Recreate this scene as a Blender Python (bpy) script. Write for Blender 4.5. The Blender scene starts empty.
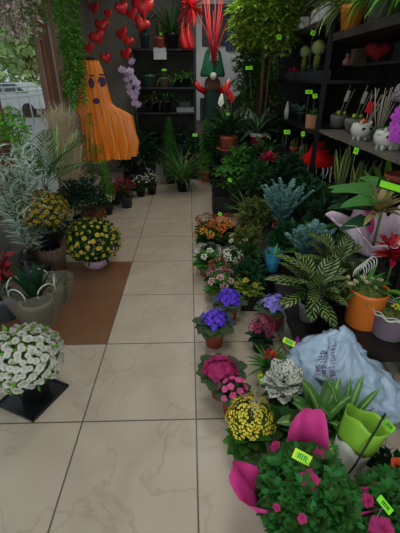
import bpy, math, random
from math import sin, cos, pi, radians as R
from mathutils import Vector, Matrix, Quaternion
C = bpy.context.scene
COL = C.collection
rnd = random.Random(7)

# ------------------------------------------------------------------ camera
H = 1.6
F = 352.0
cam_d = bpy.data.cameras.new('camera'); cam = bpy.data.objects.new('camera', cam_d); COL.objects.link(cam)
cam.location = (0, 0, H)
cam.rotation_euler = (R(90 - 27.9), 0, R(-1.58))
cam_d.sensor_fit = 'VERTICAL'; cam_d.sensor_height = 24; cam_d.lens = 24 * F / 533
cam_d.clip_start = .02
C.camera = cam
CM = cam.rotation_euler.to_matrix()

# ------------------------------------------------------------------ world, lights, exposure
w = bpy.data.worlds.new('overcast'); C.world = w; w.use_nodes = True
nt = w.node_tree
bg = nt.nodes['Background']
tc = nt.nodes.new('ShaderNodeTexCoord'); sx = nt.nodes.new('ShaderNodeSeparateXYZ'); cr = nt.nodes.new('ShaderNodeValToRGB')
nt.links.new(tc.outputs['Generated'], sx.inputs[0]); nt.links.new(sx.outputs['Z'], cr.inputs[0]); nt.links.new(cr.outputs[0], bg.inputs[0])
cr.color_ramp.elements[0].color = (.62, .68, .72, 1); cr.color_ramp.elements[1].color = (.85, .93, 1, 1)
bg.inputs[1].default_value = 1.0
def area(name, loc, rot, sx_, sy_, e, col=(1, .97, .92)):
    l = bpy.data.lights.new(name, 'AREA'); l.shape = 'RECTANGLE'; l.size = sx_; l.size_y = sy_; l.energy = e; l.color = col
    o = bpy.data.objects.new(name, l); COL.objects.link(o); o.location = loc; o.rotation_euler = rot
    return o
FILL_LAMPS = [(.2, .9, 10), (.2, 3.3, 8), (.2, 5.6, 9)]  # added fill lamps, lift the indoor light towards the outdoor level
for (lx, ly, le) in FILL_LAMPS:
    area('ceiling_fill_light', (lx, ly, 2.82), (0, 0, 0), .5, 1.1, le)
area('shopfront_daylight', (.0, -1.7, 1.7), (R(78), 0, 0), 2.8, 2.2, 36, (.86, .95, 1))
C.view_settings.view_transform = 'Standard'; C.view_settings.look = 'None'
C.view_settings.gamma = 1; C.view_settings.use_curve_mapping = False
C.view_settings.exposure = 0.0

# ------------------------------------------------------------------ helpers
def ray(px, py): return CM @ Vector((px - 200, 266.5 - py, -F))
def on(px, py, z=0.0):
    d = ray(px, py); t = (z - H) / d.z
    return Vector((d.x * t, d.y * t, z))
def at(px, py, Y):
    d = ray(px, py); t = Y / d.y
    return Vector((d.x * t, Y, H + d.z * t))
def atx(px, py, X):
    d = ray(px, py); t = X / d.x
    return Vector((X, d.y * t, H + d.z * t))

class MB:
    def __init__(s): s.v = []; s.f = []; s.uv = []
    def add(s, vs, fs, uv=None):
        b = len(s.v); s.v += [tuple(p) for p in vs]; s.f += [tuple(i + b for i in q) for q in fs]
        s.uv += uv if uv else [(0, 0)] * len(vs)
    def mesh(s, name, m, smooth=True):
        me = bpy.data.meshes.new(name); me.from_pydata(s.v, [], s.f)
        if any(u != (0, 0) for u in s.uv):
            ul = me.uv_layers.new(name='leaf')
            vi = [0] * len(me.loops); me.loops.foreach_get('vertex_index', vi)
            d = []
            for i in vi: d += s.uv[i]
            ul.data.foreach_set('uv', d)
        me.polygons.foreach_set('use_smooth', [smooth] * len(me.polygons))
        me.materials.append(m); me.update()
        return me
    def obj(s, name, m, parent=None, smooth=True, label=None):
        o = bpy.data.objects.new(name, s.mesh(name, m, smooth)); COL.objects.link(o)
        if parent: o.parent = parent
        if label: o['label'] = label
        return o
def tag(o, label, cat, group=None):
    o['label'] = label; o['category'] = cat
    if group: o['group'] = group
    return o
def thing(name, label, cat, loc=(0, 0, 0), rz=0, group=None):
    o = bpy.data.objects.new(name, None); COL.objects.link(o); o.empty_display_size = .05
    o.location = loc; o.rotation_euler = (0, 0, rz)
    return tag(o, label, cat, group)
def struct(name, mb, m, smooth=False):
    o = mb.obj(name, m, None, smooth); o['kind'] = 'structure'; return o

def frame(d):
    d = Vector(d).normalized()
    u = d.cross(Vector((0, 0, 1)))
    if u.length < 1e-3: u = Vector((1, 0, 0))
    u.normalize(); return d, u, u.cross(d)
def box(mb, c, s, rz=0, rx=0, ry=0):
    M = Matrix.Rotation(rz, 3, 'Z') @ Matrix.Rotation(ry, 3, 'Y') @ Matrix.Rotation(rx, 3, 'X'); c = Vector(c)
    vs = [c + M @ Vector((a * s[0] / 2, b * s[1] / 2, d * s[2] / 2)) for a in (-1, 1) for b in (-1, 1) for d in (-1, 1)]
    mb.add(vs, [(0, 1, 3, 2), (4, 6, 7, 5), (0, 4, 5, 1), (2, 3, 7, 6), (0, 2, 6, 4), (1, 5, 7, 3)])
def boxb(mb, x0, x1, y0, y1, z0, z1):
    box(mb, ((x0 + x1) / 2, (y0 + y1) / 2, (z0 + z1) / 2), (x1 - x0, y1 - y0, z1 - z0))
def tube(mb, pts, r, n=6, caps=True):
    pts = [Vector(p) for p in pts]; k = len(pts); vs = []
    for i, p in enumerate(pts):
        d = (pts[min(i + 1, k - 1)] - pts[max(i - 1, 0)])
        _, u, v = frame(d)
        rr = r[i] if isinstance(r, (list, tuple)) else r
        for j in range(n):
            a = 2 * pi * j / n; vs.append(p + u * (cos(a) * rr) + v * (sin(a) * rr))
    fs = [(i * n + j, i * n + (j + 1) % n, (i + 1) * n + (j + 1) % n, (i + 1) * n + j) for i in range(k - 1) for j in range(n)]
    if caps: fs += [tuple(range(n - 1, -1, -1)), tuple(range((k - 1) * n, k * n))]
    mb.add(vs, fs)
def lathe(mb, prof, n=20, c=(0, 0, 0), cap0=True, cap1=False, wob=None, sc=(1, 1)):
    vs = []
    for (r, z) in prof:
        for j in range(n):
            a = 2 * pi * j / n; q = r * (wob(a, z) if wob else 1)
            vs.append((c[0] + q * cos(a) * sc[0], c[1] + q * sin(a) * sc[1], c[2] + z))
    k = len(prof)
    fs = [(i * n + j, i * n + (j + 1) % n, (i + 1) * n + (j + 1) % n, (i + 1) * n + j) for i in range(k - 1) for j in range(n)]
    if cap0: fs.append(tuple(range(n - 1, -1, -1)))
    if cap1: fs.append(tuple(range((k - 1) * n, k * n)))
    mb.add(vs, fs)
def ball(mb, c, r, n=10, sc=(1, 1, 1), bump=0, rg=None):
    m = max(4, n // 2); vs = []
    for i in range(m + 1):
        t = pi * i / m
        for j in range(n):
            a = 2 * pi * j / n; q = r * (1 + (rg.uniform(-bump, bump) if bump else 0))
            vs.append((c[0] + q * sin(t) * cos(a) * sc[0], c[1] + q * sin(t) * sin(a) * sc[1], c[2] + q * cos(t) * sc[2]))
    fs = [(i * n + j, (i + 1) * n + j, (i + 1) * n + (j + 1) % n, i * n + (j + 1) % n) for i in range(m) for j in range(n)]
    mb.add(vs, fs)

PROF = {
    'lance': lambda t: sin(pi * min(1, t ** .75)) ** .8 if 0 < t < 1 else .02,
    'oval': lambda t: max(.04, sin(pi * t)) ** .55 if 0 < t < 1 else .03,
    'strap': lambda t: min(1, .45 + t * 2) * min(1, (1.02 - t) * 2.2) ** .7,
    'heart': lambda t: (min(1, t * 7 + .25) * (1 - t) ** .6) if t < 1 else .0,
    'obov': lambda t: max(.06, sin(pi * t ** 1.7)) ** .7 if 0 < t < 1 else .05,
}
def leaf(mb, base, az, el, L, W, prof='lance', droop=.6, fold=.15, n=4, roll=0.0):
    pf = PROF[prof]; p = Vector(base); vs = []; uv = []
    fx, fy = cos(az), sin(az)
    for i in range(n + 1):
        t = i / n; e = el - droop * t
        d = Vector((fx * cos(e), fy * cos(e), sin(e)))
        s = Vector((-fy, fx, 0)); nn = d.cross(s)
        if roll: s = s * cos(roll) + nn * sin(roll); nn = d.cross(s)
        ww = pf(t) * W / 2
        vs += [p + s * ww - nn * (-fold * ww), p, p - s * ww + nn * (fold * ww)]
        uv += [(t, -1.0), (t, 0.001), (t, 1.0)]
        p = p + d * (L / n)
    fs = []
    for i in range(n):
        a = i * 3; fs += [(a, a + 1, a + 4, a + 3), (a + 1, a + 2, a + 5, a + 4)]
    mb.add(vs, fs, uv)
    return p
def dirleaf(mb, base, d, L, W, prof='lance', rg=rnd, droop=.5, n=3, fold=.15, rr=.6):
    d = Vector(d); az = math.atan2(d.y, d.x); el = math.asin(max(-1, min(1, d.normalized().z)))
    return leaf(mb, base, az, el, L, W, prof, droop, fold, n, rg.uniform(-rr, rr))
def rosette(mb, c, n, L, W, el0=1.3, el1=.2, droop=1.0, prof='strap', seg=6, rg=rnd, fold=.3, r0=.01, az0=0, az1=2 * pi):
    for i in range(n):
        t = i / max(1, n - 1); az = az0 + (i * 2.39996) % (2 * pi) / (2 * pi) * (az1 - az0) + rg.uniform(-.15, .15)
        el = el0 + (el1 - el0) * t + rg.uniform(-.12, .12)
        l = L * rg.uniform(.75, 1.1)
        leaf(mb, (c[0] + cos(az) * r0, c[1] + sin(az) * r0, c[2]), az, el, l, W * rg.uniform(.8, 1.1), prof, droop * rg.uniform(.7, 1.3), fold, seg)
def frond(mb, base, az, el, L, nl, ll, lw, droop=.9, n=10, ang=1.0, prof='lance', rg=rnd, stem=.0025, start=.15, lseg=2):
    p = Vector(base); pts = [p.copy()]; 
    for i in range(n):
        t = (i + .5) / n; e = el - droop * t
        d = Vector((cos(az) * cos(e), sin(az) * cos(e), sin(e)))
        pts.append(pts[-1] + d * (L / n))
    tube(mb, pts, [stem * (1 - .7 * i / n) for i in range(n + 1)], 4, False)
    for k in range(nl):
        t = start + (1 - start) * (k + .5) / nl; x = t * n; i = min(n - 1, int(x)); q = pts[i].lerp(pts[i + 1], x - i)
        d = (pts[i + 1] - pts[i]).normalized(); s = Vector((-sin(az), cos(az), 0))
        w_ = sin(pi * (.12 + .83 * t)) ** .8
        for sg in (-1, 1):
            a = ang * (1.1 - .5 * t) + rg.uniform(-.08, .08)
            dd = d * cos(a) + s * (sg * sin(a)) + Vector((0, 0, .1))
            dirleaf(mb, q, dd, ll * w_, lw, prof, rg, .35, lseg, .1)
    return pts[-1]
def dome(n, rx, ry, rz, c, lo=-.25, rg=rnd, jit=.06):
    out = []
    for i in range(n):
        z = 1 - (1 - lo) * (i + .5) / n; a = i * 2.39996; q = math.sqrt(max(0, 1 - z * z))
        d = Vector((q * cos(a), q * sin(a), z)); k = 1 + rg.uniform(-jit, jit)
        out.append((Vector((c[0] + d.x * rx * k, c[1] + d.y * ry * k, c[2] + d.z * rz * k)), d))
    return out
def bush(mb, c, rx, ry, rz, n, L, W, prof='oval', rg=rnd, lo=-.5, inner=.55, droop=.5, seg=2, up=.3):
    for i in range(n):
        z = rg.uniform(lo, 1); a = rg.uniform(0, 2 * pi); q = math.sqrt(max(0, 1 - z * z)); k = rg.uniform(inner, 1)
        d = Vector((q * cos(a), q * sin(a), z))
        p = (c[0] + d.x * rx * k, c[1] + d.y * ry * k, c[2] + d.z * rz * k)
        dd = Vector((d.x * .5 + rg.uniform(-.9, .9), d.y * .5 + rg.uniform(-.9, .9), d.z * .5 + up * .6 + rg.uniform(-.6, .5)))
        dirleaf(mb, p, dd, L * rg.uniform(.7, 1.15), W * rg.uniform(.8, 1.1), prof, rg, droop, seg, .15, 1.4)
def put(mesh, name, parent, loc, normal=(0, 0, 1), roll=0.0, s=1.0, label=None):
    o = bpy.data.objects.new(name, mesh); COL.objects.link(o); o.parent = parent
    o.location = loc; o.rotation_mode = 'QUATERNION'
    q = Vector(normal).to_track_quat('Z', 'Y'); o.rotation_quaternion = q @ Quaternion((0, 0, 1), roll)
    o.scale = (s, s, s)
    if label: o['label'] = label
    return o

# ------------------------------------------------------------------ materials
def mat(name, col, rough=.6, var=.0, noise=.0, nscale=20, spec=.4, metal=0, emis=0, trans=0, alpha=1, bump=0, transl=0, coat=0):
    m = bpy.data.materials.new(name); m.use_nodes = True; t = m.node_tree; N = t.nodes; Lk = t.links
    b = N['Principled BSDF']; b.inputs['Roughness'].default_value = rough; b.inputs['Metallic'].default_value = metal
    b.inputs['Specular IOR Level'].default_value = spec
    if coat: b.inputs['Coat Weight'].default_value = coat
    if alpha < 1: b.inputs['Alpha'].default_value = alpha
    if trans: b.inputs['Transmission Weight'].default_value = trans
    hs = N.new('ShaderNodeHueSaturation'); hs.inputs['Color'].default_value = (*col, 1)
    g = N.new('ShaderNodeNewGeometry'); nz = N.new('ShaderNodeTexNoise'); nz.inputs['Scale'].default_value = nscale; nz.inputs['Detail'].default_value = 3
    to = N.new('ShaderNodeTexCoord'); Lk.new(to.outputs['Object'], nz.inputs['Vector'])
    m1 = N.new('ShaderNodeMapRange'); m1.inputs[3].default_value = 1 - var; m1.inputs[4].default_value = 1 + var; Lk.new(g.outputs['Random Per Island'], m1.inputs[0])
    m2 = N.new('ShaderNodeMapRange'); m2.inputs[1].default_value = .3; m2.inputs[2].default_value = .7; m2.inputs[3].default_value = 1 - max(noise, .04); m2.inputs[4].default_value = 1 + max(noise, .04); Lk.new(nz.outputs['Fac'], m2.inputs[0])
    mm = N.new('ShaderNodeMath'); mm.operation = 'MULTIPLY'; Lk.new(m1.outputs[0], mm.inputs[0]); Lk.new(m2.outputs[0], mm.inputs[1])
    Lk.new(mm.outputs[0], hs.inputs['Value'])
    if var:
        m3 = N.new('ShaderNodeMapRange'); m3.inputs[3].default_value = .5 - var * .06; m3.inputs[4].default_value = .5 + var * .05; Lk.new(g.outputs['Random Per Island'], m3.inputs[0]); Lk.new(m3.outputs[0], hs.inputs['Hue'])
    Lk.new(hs.outputs[0], b.inputs['Base Color'])
    if bump:
        bp = N.new('ShaderNodeBump'); bp.inputs['Strength'].default_value = bump; bp.inputs['Distance'].default_value = .01; Lk.new(nz.outputs['Fac'], bp.inputs['Height']); Lk.new(bp.outputs[0], b.inputs['Normal'])
    if emis:
        b.inputs['Emission Color'].default_value = (*col, 1); b.inputs['Emission Strength'].default_value = emis
    if transl:
        tr = N.new('ShaderNodeBsdfTranslucent'); mx = N.new('ShaderNodeMixShader'); mx.inputs[0].default_value = transl
        Lk.new(hs.outputs[0], tr.inputs[0]); Lk.new(b.outputs[0], mx.inputs[1]); Lk.new(tr.outputs[0], mx.inputs[2]); Lk.new(mx.outputs[0], N['Material Output'].inputs[0])
    return m
def stripe(name, c1, c2, mode='edge', freq=14, thr=.5, rough=.45):
    """leaf material whose pattern follows the leaf: edge = pale margins, mid = pale centre, chevron = feathered stripes"""
    m = mat(name, c1, rough); t = m.node_tree; N = t.nodes; Lk = t.links; b = N['Principled BSDF']
    uv = N.new('ShaderNodeTexCoord'); s = N.new('ShaderNodeSeparateXYZ'); Lk.new(uv.outputs['UV'], s.inputs[0])
    ab = N.new('ShaderNodeMath'); ab.operation = 'ABSOLUTE'; Lk.new(s.outputs['Y'], ab.inputs[0])
    if mode in ('edge', 'mid'):
        gt = N.new('ShaderNodeMath'); gt.operation = 'GREATER_THAN' if mode == 'edge' else 'LESS_THAN'; gt.inputs[1].default_value = thr; Lk.new(ab.outputs[0], gt.inputs[0]); fac = gt
    else:
        a1 = N.new('ShaderNodeMath'); a1.operation = 'MULTIPLY'; a1.inputs[1].default_value = freq; Lk.new(s.outputs['X'], a1.inputs[0])
        a2 = N.new('ShaderNodeMath'); a2.operation = 'MULTIPLY'; a2.inputs[1].default_value = freq * (.22 if mode == 'chevron' else 0); Lk.new(ab.outputs[0], a2.inputs[0])
        a3 = N.new('ShaderNodeMath'); a3.operation = 'SUBTRACT'; Lk.new(a1.outputs[0], a3.inputs[0]); Lk.new(a2.outputs[0], a3.inputs[1])
        fr = N.new('ShaderNodeMath'); fr.operation = 'FRACT'; Lk.new(a3.outputs[0], fr.inputs[0])
        gt = N.new('ShaderNodeMath'); gt.operation = 'GREATER_THAN'; gt.inputs[1].default_value = thr; Lk.new(fr.outputs[0], gt.inputs[0]); fac = gt
        if mode == 'chevron':
            lt = N.new('ShaderNodeMath'); lt.operation = 'LESS_THAN'; lt.inputs[1].default_value = .86; Lk.new(ab.outputs[0], lt.inputs[0])
            mu = N.new('ShaderNodeMath'); mu.operation = 'MULTIPLY'; Lk.new(gt.outputs[0], mu.inputs[0]); Lk.new(lt.outputs[0], mu.inputs[1]); fac = mu
    mx = N.new('ShaderNodeMixRGB'); mx.inputs[1].default_value = (*c1, 1); mx.inputs[2].default_value = (*c2, 1); Lk.new(fac.outputs[0], mx.inputs[0])
    Lk.new(mx.outputs[0], b.inputs['Base Color'])
    return m
def hx(s):
    v = [int(s[i:i + 2], 16) / 255 for i in (0, 2, 4)]
    return tuple(x / 12.92 if x < .04045 else ((x + .055) / 1.055) ** 2.4 for x in v)
def leafm(name, h, var=.35, rough=.5, transl=.12): return mat(name, hx(h), rough + .12, var, .15, 30, .1, transl=transl)
G_dark = leafm('dark leaf', '2f5428'); G_deep = leafm('deep leaf', '23482a'); G_mid = leafm('mid leaf', '467a32')
G_fresh = leafm('fresh leaf', '6a9a3a'); G_lime = leafm('lime leaf', '93b04a'); G_olive = leafm('olive leaf', '5f6b35')
G_silver = leafm('silver leaf', '86a99a', .2); G_sage = leafm('sage leaf', 'a9bba8', .25); G_fuzzy = mat('fuzzy leaf', hx('44583c'), .9, .2, .1, spec=.1)
G_blue = leafm('blue green leaf', '6f9a94', .22); G_vine = leafm('vine leaf', '659a3c', .45); G_azalea = leafm('azalea leaf', '34682e', .42, .35)
G_tan = mat('dry grass', hx('cfc0a2'), .9, .25, .1); G_brown = mat('dry brown', hx('7a6238'), .9, .3, .1)
G_palm = leafm('palm leaf', '4c723c'); G_burg = leafm('burgundy leaf', '6d2a30'); G_pale = leafm('pale green leaf', 'a9bf86', .25)
G_darkfill = leafm('darkest leaf', '1f3a24')  # darkest leaf green, for the dark bushes and filler plants
P_white = mat('white petal', hx('dedfd2'), .7, .08, transl=.1); P_cream = mat('cream petal', hx('d8d2a8'), .7, .1); P_yel = mat('yellow petal', hx('c9b53c'), .7, .2)
P_mustard = mat('mustard petal', hx('a08628'), .8, .45); P_bright = mat('bright yellow petal', hx('e6d53c'), .6, .12); P_orange = mat('orange petal', hx('d0692c'), .7, .3)
P_gold = mat('gold petal', hx('c88a2c'), .7, .25); P_mag = mat('magenta petal', hx('a51c62'), .6, .25, transl=.15); P_crim = mat('crimson petal', hx('a81c3c'), .6, .25)
P_pink = mat('pink petal', hx('d0508c'), .6, .2); P_lpink = mat('light pink petal', hx('d9a0ae'), .6, .2); P_vio = mat('violet petal', hx('4c38c8'), .6, .45, transl=.15)
P_lav = mat('lavender petal', hx('8c84e0'), .6, .35, transl=.15); P_purp = mat('orchid purple petal', hx('c050cc'), .6, .18, transl=.15); P_lilac = mat('lilac petal', hx('b9a6c4'), .7, .15)
P_red = mat('red bract', hx('b41a1e'), .55, .25); P_dred = mat('dark red bract', hx('7c1220'), .6, .3); P_scar = mat('scarlet plastic', hx('cc2026'), .5, .2, coat=.3)
P_brown = mat('rusty petal', hx('8a4a36'), .7, .3); P_eye = mat('flower eye', hx('a8a83c'), .8, .1)
terra = mat('terracotta', hx('a8543a'), .8, 0, .12, 12); black = mat('black plastic', hx('16181a'), .45, 0, .1); dgrey = mat('dark grey plastic', hx('2e3336'), .5, 0, .1)
grey = mat('grey ceramic', hx('6a6c68'), .6, 0, .15); white = mat('white ceramic', hx('c4c4bc'), .4, 0, .05); soil = mat('potting soil', hx('2c221a'), 1, 0, .4, 60, bump=.6)
mauve = mat('mauve plastic', hx('b9a0ae'), .5); orangepot = mat('orange pot', hx('d8742a'), .4, 0, .05, 6, coat=.2); maroon = mat('maroon glaze', hx('7a1c30'), .35)
moss = mat('moss', hx('57602e'), 1, .3, .4, 50, bump=.7); stemg = mat('green stem', hx('4c6a34'), .6, .1); wood = mat('brown bark', hx('5c4632'), .9, 0, .3, 30, bump=.4)
tagm = mat('neon card', hx('8cf02c'), .5, 0, .03); tagy = mat('yellow card border', hx('d8f030'), .5); tagk = mat('tag ink', hx('2c5a20'), .7); clear = mat('clear stick', hx('6f7c66'), .5)
blk_metal = mat('black metal', hx('1c1c1e'), .45, 0, .1, metal=.3); bwood = mat('black wood', hx('1e1a19'), .5, 0, .25, 10)

# ------------------------------------------------------------------ blossoms (one mesh each, copied)
def disc_flower(np_, L, W, layers=2, cup=.3, prof='oval', seg=2, r0=.0, eye=0, droop=.5):
    mb = MB(); rg = random.Random(3)
    for l in range(layers):
        for k in range(np_ - l * 2):
            az = 2 * pi * k / (np_ - l * 2) + l * .3
            leaf(mb, (cos(az) * r0, sin(az) * r0, l * L * .15), az, cup + l * .45 + rg.uniform(-.1, .1), L * (1 - .25 * l), W, prof, droop, .2, seg)
    if eye: ball(mb, (0, 0, L * .2), eye, 6, (1, 1, .6))
    return mb
B = {}
def blossom(kind, m):
    key = (kind, m.name)
    if key in B: return B[key]
    if kind == 'mum': mb = disc_flower(13, .5, .27, 3, .3, 'obov', 3, eye=.1)
    elif kind == 'kal':
        mb = MB(); rg = random.Random(5)
        for p, d in dome(11, .42, .42, .28, (0, 0, .05), .0, rg, .1):
            for k in range(4):
                a = k * pi / 2 + rg.random()
                leaf(mb, p, a, .35, .17, .13, 'oval', .6, .1, 2)
    elif kind == 'viol':
        mb = MB()
        for k in range(5): leaf(mb, (0, 0, 0), 2 * pi * k / 5, .35, .5, .46, 'obov', .5, .15, 3)
    elif kind == 'azal':
        mb = MB(); rg = random.Random(8)
        for l in range(2):
            for k in range(5): leaf(mb, (0, 0, .05 * l), 2 * pi * k / 5 + l * .6, .9 - l * .1 + rg.uniform(-.15, .15), .55 - .1 * l, .5, 'obov', 1.4, -.35, 4, rg.uniform(-.3, .3))
    elif kind == 'cycl':
        mb = MB()
        for k in range(5): leaf(mb, (0, 0, 0), 2 * pi * k / 5, 1.2, .5, .32, 'obov', .3, .2, 3)
    elif kind == 'orch':
        mb = MB()
        for a, W, L in ((0, .55, .5), (pi, .55, .5), (pi / 2, .3, .48), (-pi / 2 - .6, .3, .45), (-pi / 2 + .6, .3, .45)):
            leaf(mb, (0, 0, 0), a, .15, L, W, 'oval', .3, .1, 3)
        ball(mb, (0, -.06, .1), .11, 6, (1, 1, 1.2))
    elif kind == 'star': mb = disc_flower(9, .5, .24, 2, .5, 'lance', 3)
    elif kind == 'poin': mb = disc_flower(8, .5, .26, 2, .1, 'lance', 3, eye=.06)
    B[key] = mb.mesh(kind + ' blossom', m); return B[key]

# ------------------------------------------------------------------ pots
def pot(parent, r, h, m, kind='plain', z=0, c=(0, 0), soilm=soil, name='pot', label=None):
    mb = MB(); k = .74 if kind == 'plain' else .82
    if kind == 'bowl': pr = [(r * .5, z), (r * .8, z + h * .25), (r, z + h * .7), (r * .97, z + h), (r * .9, z + h), (r * .9, z + h * .86)]
    elif kind == 'cyl': pr = [(r * .86, z), (r * .88, z + .01), (r * .97, z + h * .9), (r, z + h), (r * .93, z + h), (r * .92, z + h * .88)]
    else: pr = [(r * k, z), (r * .92, z + h * .78), (r * 1.0, z + h * .8), (r * 1.02, z + h), (r * .92, z + h), (r * .9, z + h * .88)]
    lathe(mb, pr, 22, (c[0], c[1], 0)); o = mb.obj(name, m, parent, label=label)
    sb = MB(); lathe(sb, [(r * .9, z + h * .86), (r * .5, z + h * .9), (.002, z + h * .91)], 14, (c[0], c[1], 0), cap0=False); sb.obj('soil', soilm, parent)
    return o
def foliage(parent, fn, m, name='foliage', label=None):
    mb = MB(); fn(mb); return mb.obj(name, m, parent, label=label)
def plant(name, label, cat, loc, r, h, pm, fn, fm, kind='plain', group=None, part='foliage', rz=0, soilm=soil):
    t = thing(name, label, cat, loc, rz, group); pot(t, r, h, pm, kind, soilm=soilm); foliage(t, fn, fm, part); return t

def mum(label, loc, Rc, ch, pr, ph, pm, petal, n, bs, green=G_mid, kind='plain', fl=.9, group=None, lo=-.2, leaves=420, extra=0):
    rg = random.Random(hash(label) % 999 if False else len(label) * 7 + n)
    t = thing('chrysanthemum', label, 'flowers', loc, rg.random(), group); pot(t, pr, ph, pm, kind)
    foliage(t, lambda mb: bush(mb, (0, 0, ch), Rc * fl, Rc * fl, Rc * fl * .85, leaves, .05, .026, 'oval', rg, -.75, .5), green)
    sb = MB()
    for i in range(9):
        a = i * .7; tube(sb, [(0, 0, ph * .8), (cos(a) * Rc * .3, sin(a) * Rc * .3, ch), (cos(a) * Rc * .6, sin(a) * Rc * .6, ch + Rc * .35)], .003, 4, False)
    sb.obj('stem', stemg, t)
    me = blossom('mum', petal)
    for p, d in dome(n, Rc, Rc, Rc * .82, (0, 0, ch), lo, rg, .05):
        put(me, 'blossom', t, p, d, rg.random() * 6, bs * rg.uniform(.8, 1.15))
    if extra:
        mb = MB(); base = [v.co.copy() for v in me.vertices]; fs = [tuple(q.vertices) for q in me.polygons]
        for p, d in dome(extra, Rc * .97, Rc * .97, Rc * .8, (0, 0, ch), lo - .1, rg, .05):
            q = d.to_track_quat('Z', 'Y'); sc = bs * rg.uniform(.7, .95); mb.add([p + q @ (v * sc) for v in base], fs)
        mb.obj('smaller_blossoms', petal, t)['kind'] = 'stuff'
    return t
def kalanchoe(label, loc, r, h, pm, petal, n=8, cs=.045, spread=.07, top=.17, green=G_dark, leafL=.06, name='kalanchoe', group=None, kind='plain', nl=26):
    rg = random.Random(len(label) * 13 + n); t = thing(name, label, 'flowers', loc, rg.random() * 3, group); pot(t, r, h, pm, kind)
    def fn(mb):
        for i in range(nl):
            a = i * 2.4; el = 1.1 - 1.2 * i / nl
            leaf(mb, (cos(a) * .012, sin(a) * .012, h * .9 + .03 * (1 - i / nl)), a, el, leafL * rg.uniform(.8, 1.3), leafL * .62, 'oval', .7, .2, 4)
    foliage(t, fn, green)
    sb = MB(); me = blossom('kal', petal)
    for p, d in dome(n, spread, spread, spread * .5, (0, 0, top), .1, rg, .1):
        tube(sb, [(0, 0, h * .85), (p.x * .5, p.y * .5, (top + h) / 2), tuple(p)], .0025, 4, False)
        put(me, 'flower_cluster', t, p, d, rg.random() * 6, cs * rg.uniform(.85, 1.15))
    sb.obj('stem', stemg, t)
    return t
def violet(label, loc, petal, nf=18, fs=.034, Lr=.075, pr=.055, ph=.075, group=None, pm=terra, off=(0, 0)):
    rg = random.Random(len(label) * 3 + nf); t = thing('african_violet', label, 'flowers', loc, rg.random() * 6, group); pot(t, pr, ph, pm)
    def fn(mb):
        for i in range(14):
            a = i * 2.4; tube(mb, [(0, 0, ph * .9), (cos(a) * Lr * .5, sin(a) * Lr * .5, ph + .02)], .003, 4, False)
            leaf(mb, (cos(a) * Lr * .45, sin(a) * Lr * .45, ph + .02), a, .45 - .03 * i, Lr * rg.uniform(.85, 1.1), Lr * .8, 'oval', .6, .15, 5)
    foliage(t, fn, G_fuzzy); me = blossom('viol', petal); me2 = MB()
    for p, d in dome(nf, .062, .062, .055, (off[0], off[1], ph + .04), .0, rg, .22):
        put(me, 'blossom', t, p, d + Vector((0, 0, .4)), rg.random() * 6, fs); tube(me2, [(0, 0, ph * .9), tuple(p)], .0015, 4, False)
    me2.obj('stem', stemg, t); return t

# price tag: card + stick, stuck into a pot
TAGN = 0
def price_tag(label, p, length, w_=.06, h_=.028, az=0, tilt=.4, roll=0, lean=(0, 0), border=False, name='price_tag'):
    """p = centre of the card in the world, length = stick length down from it"""
    t = thing(name, label, 'price tag', (p[0] + lean[0], p[1] + lean[1], p[2] - length))
    c = Vector((-lean[0], -lean[1], length))
    M = Matrix.Rotation(az, 3, 'Z') @ Matrix.Rotation(-tilt, 3, 'X') @ Matrix.Rotation(roll, 3, 'Y')
    def pl(mb, w0, h0, y, th, dx=0, dz=0):
        vs = [c + M @ Vector((a * w0 / 2 + dx, y + b * th / 2, d * h0 / 2 + dz)) for a in (-1, 1) for b in (-1, 1) for d in (-1, 1)]
        mb.add(vs, [(0, 1, 3, 2), (4, 6, 7, 5), (0, 4, 5, 1), (2, 3, 7, 6), (0, 2, 6, 4), (1, 5, 7, 3)])
    mb = MB(); pl(mb, w_, h_, 0, .002); cd = mb.obj('card', tagy if border else tagm, t, False)
    if border:
        mb = MB(); pl(mb, w_ * .74, h_ * .74, -.0017, .001); mb.obj('panel', tagm, cd, False, 'brighter green middle of the card')
    mb = MB(); q = w_ / 10
    for i, (dx, hh) in enumerate(((-2.2, .5), (-1.1, .42), (0, .5), (1.3, .42), (2.3, .46))):
        pl(mb, q * .45, h_ * hh, -.0026, .0006, dx * q)
        if i % 2: pl(mb, q * .9, h_ * .08, -.0026, .0006, dx * q, h_ * .2)
    mb.obj('handwriting', tagk, cd, False)
    mb = MB(); tube(mb, [(0, 0, 0), tuple(c + M @ Vector((0, .003, 0)))], .0016, 5); mb.obj('stick', clear, t)
    return t

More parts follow.
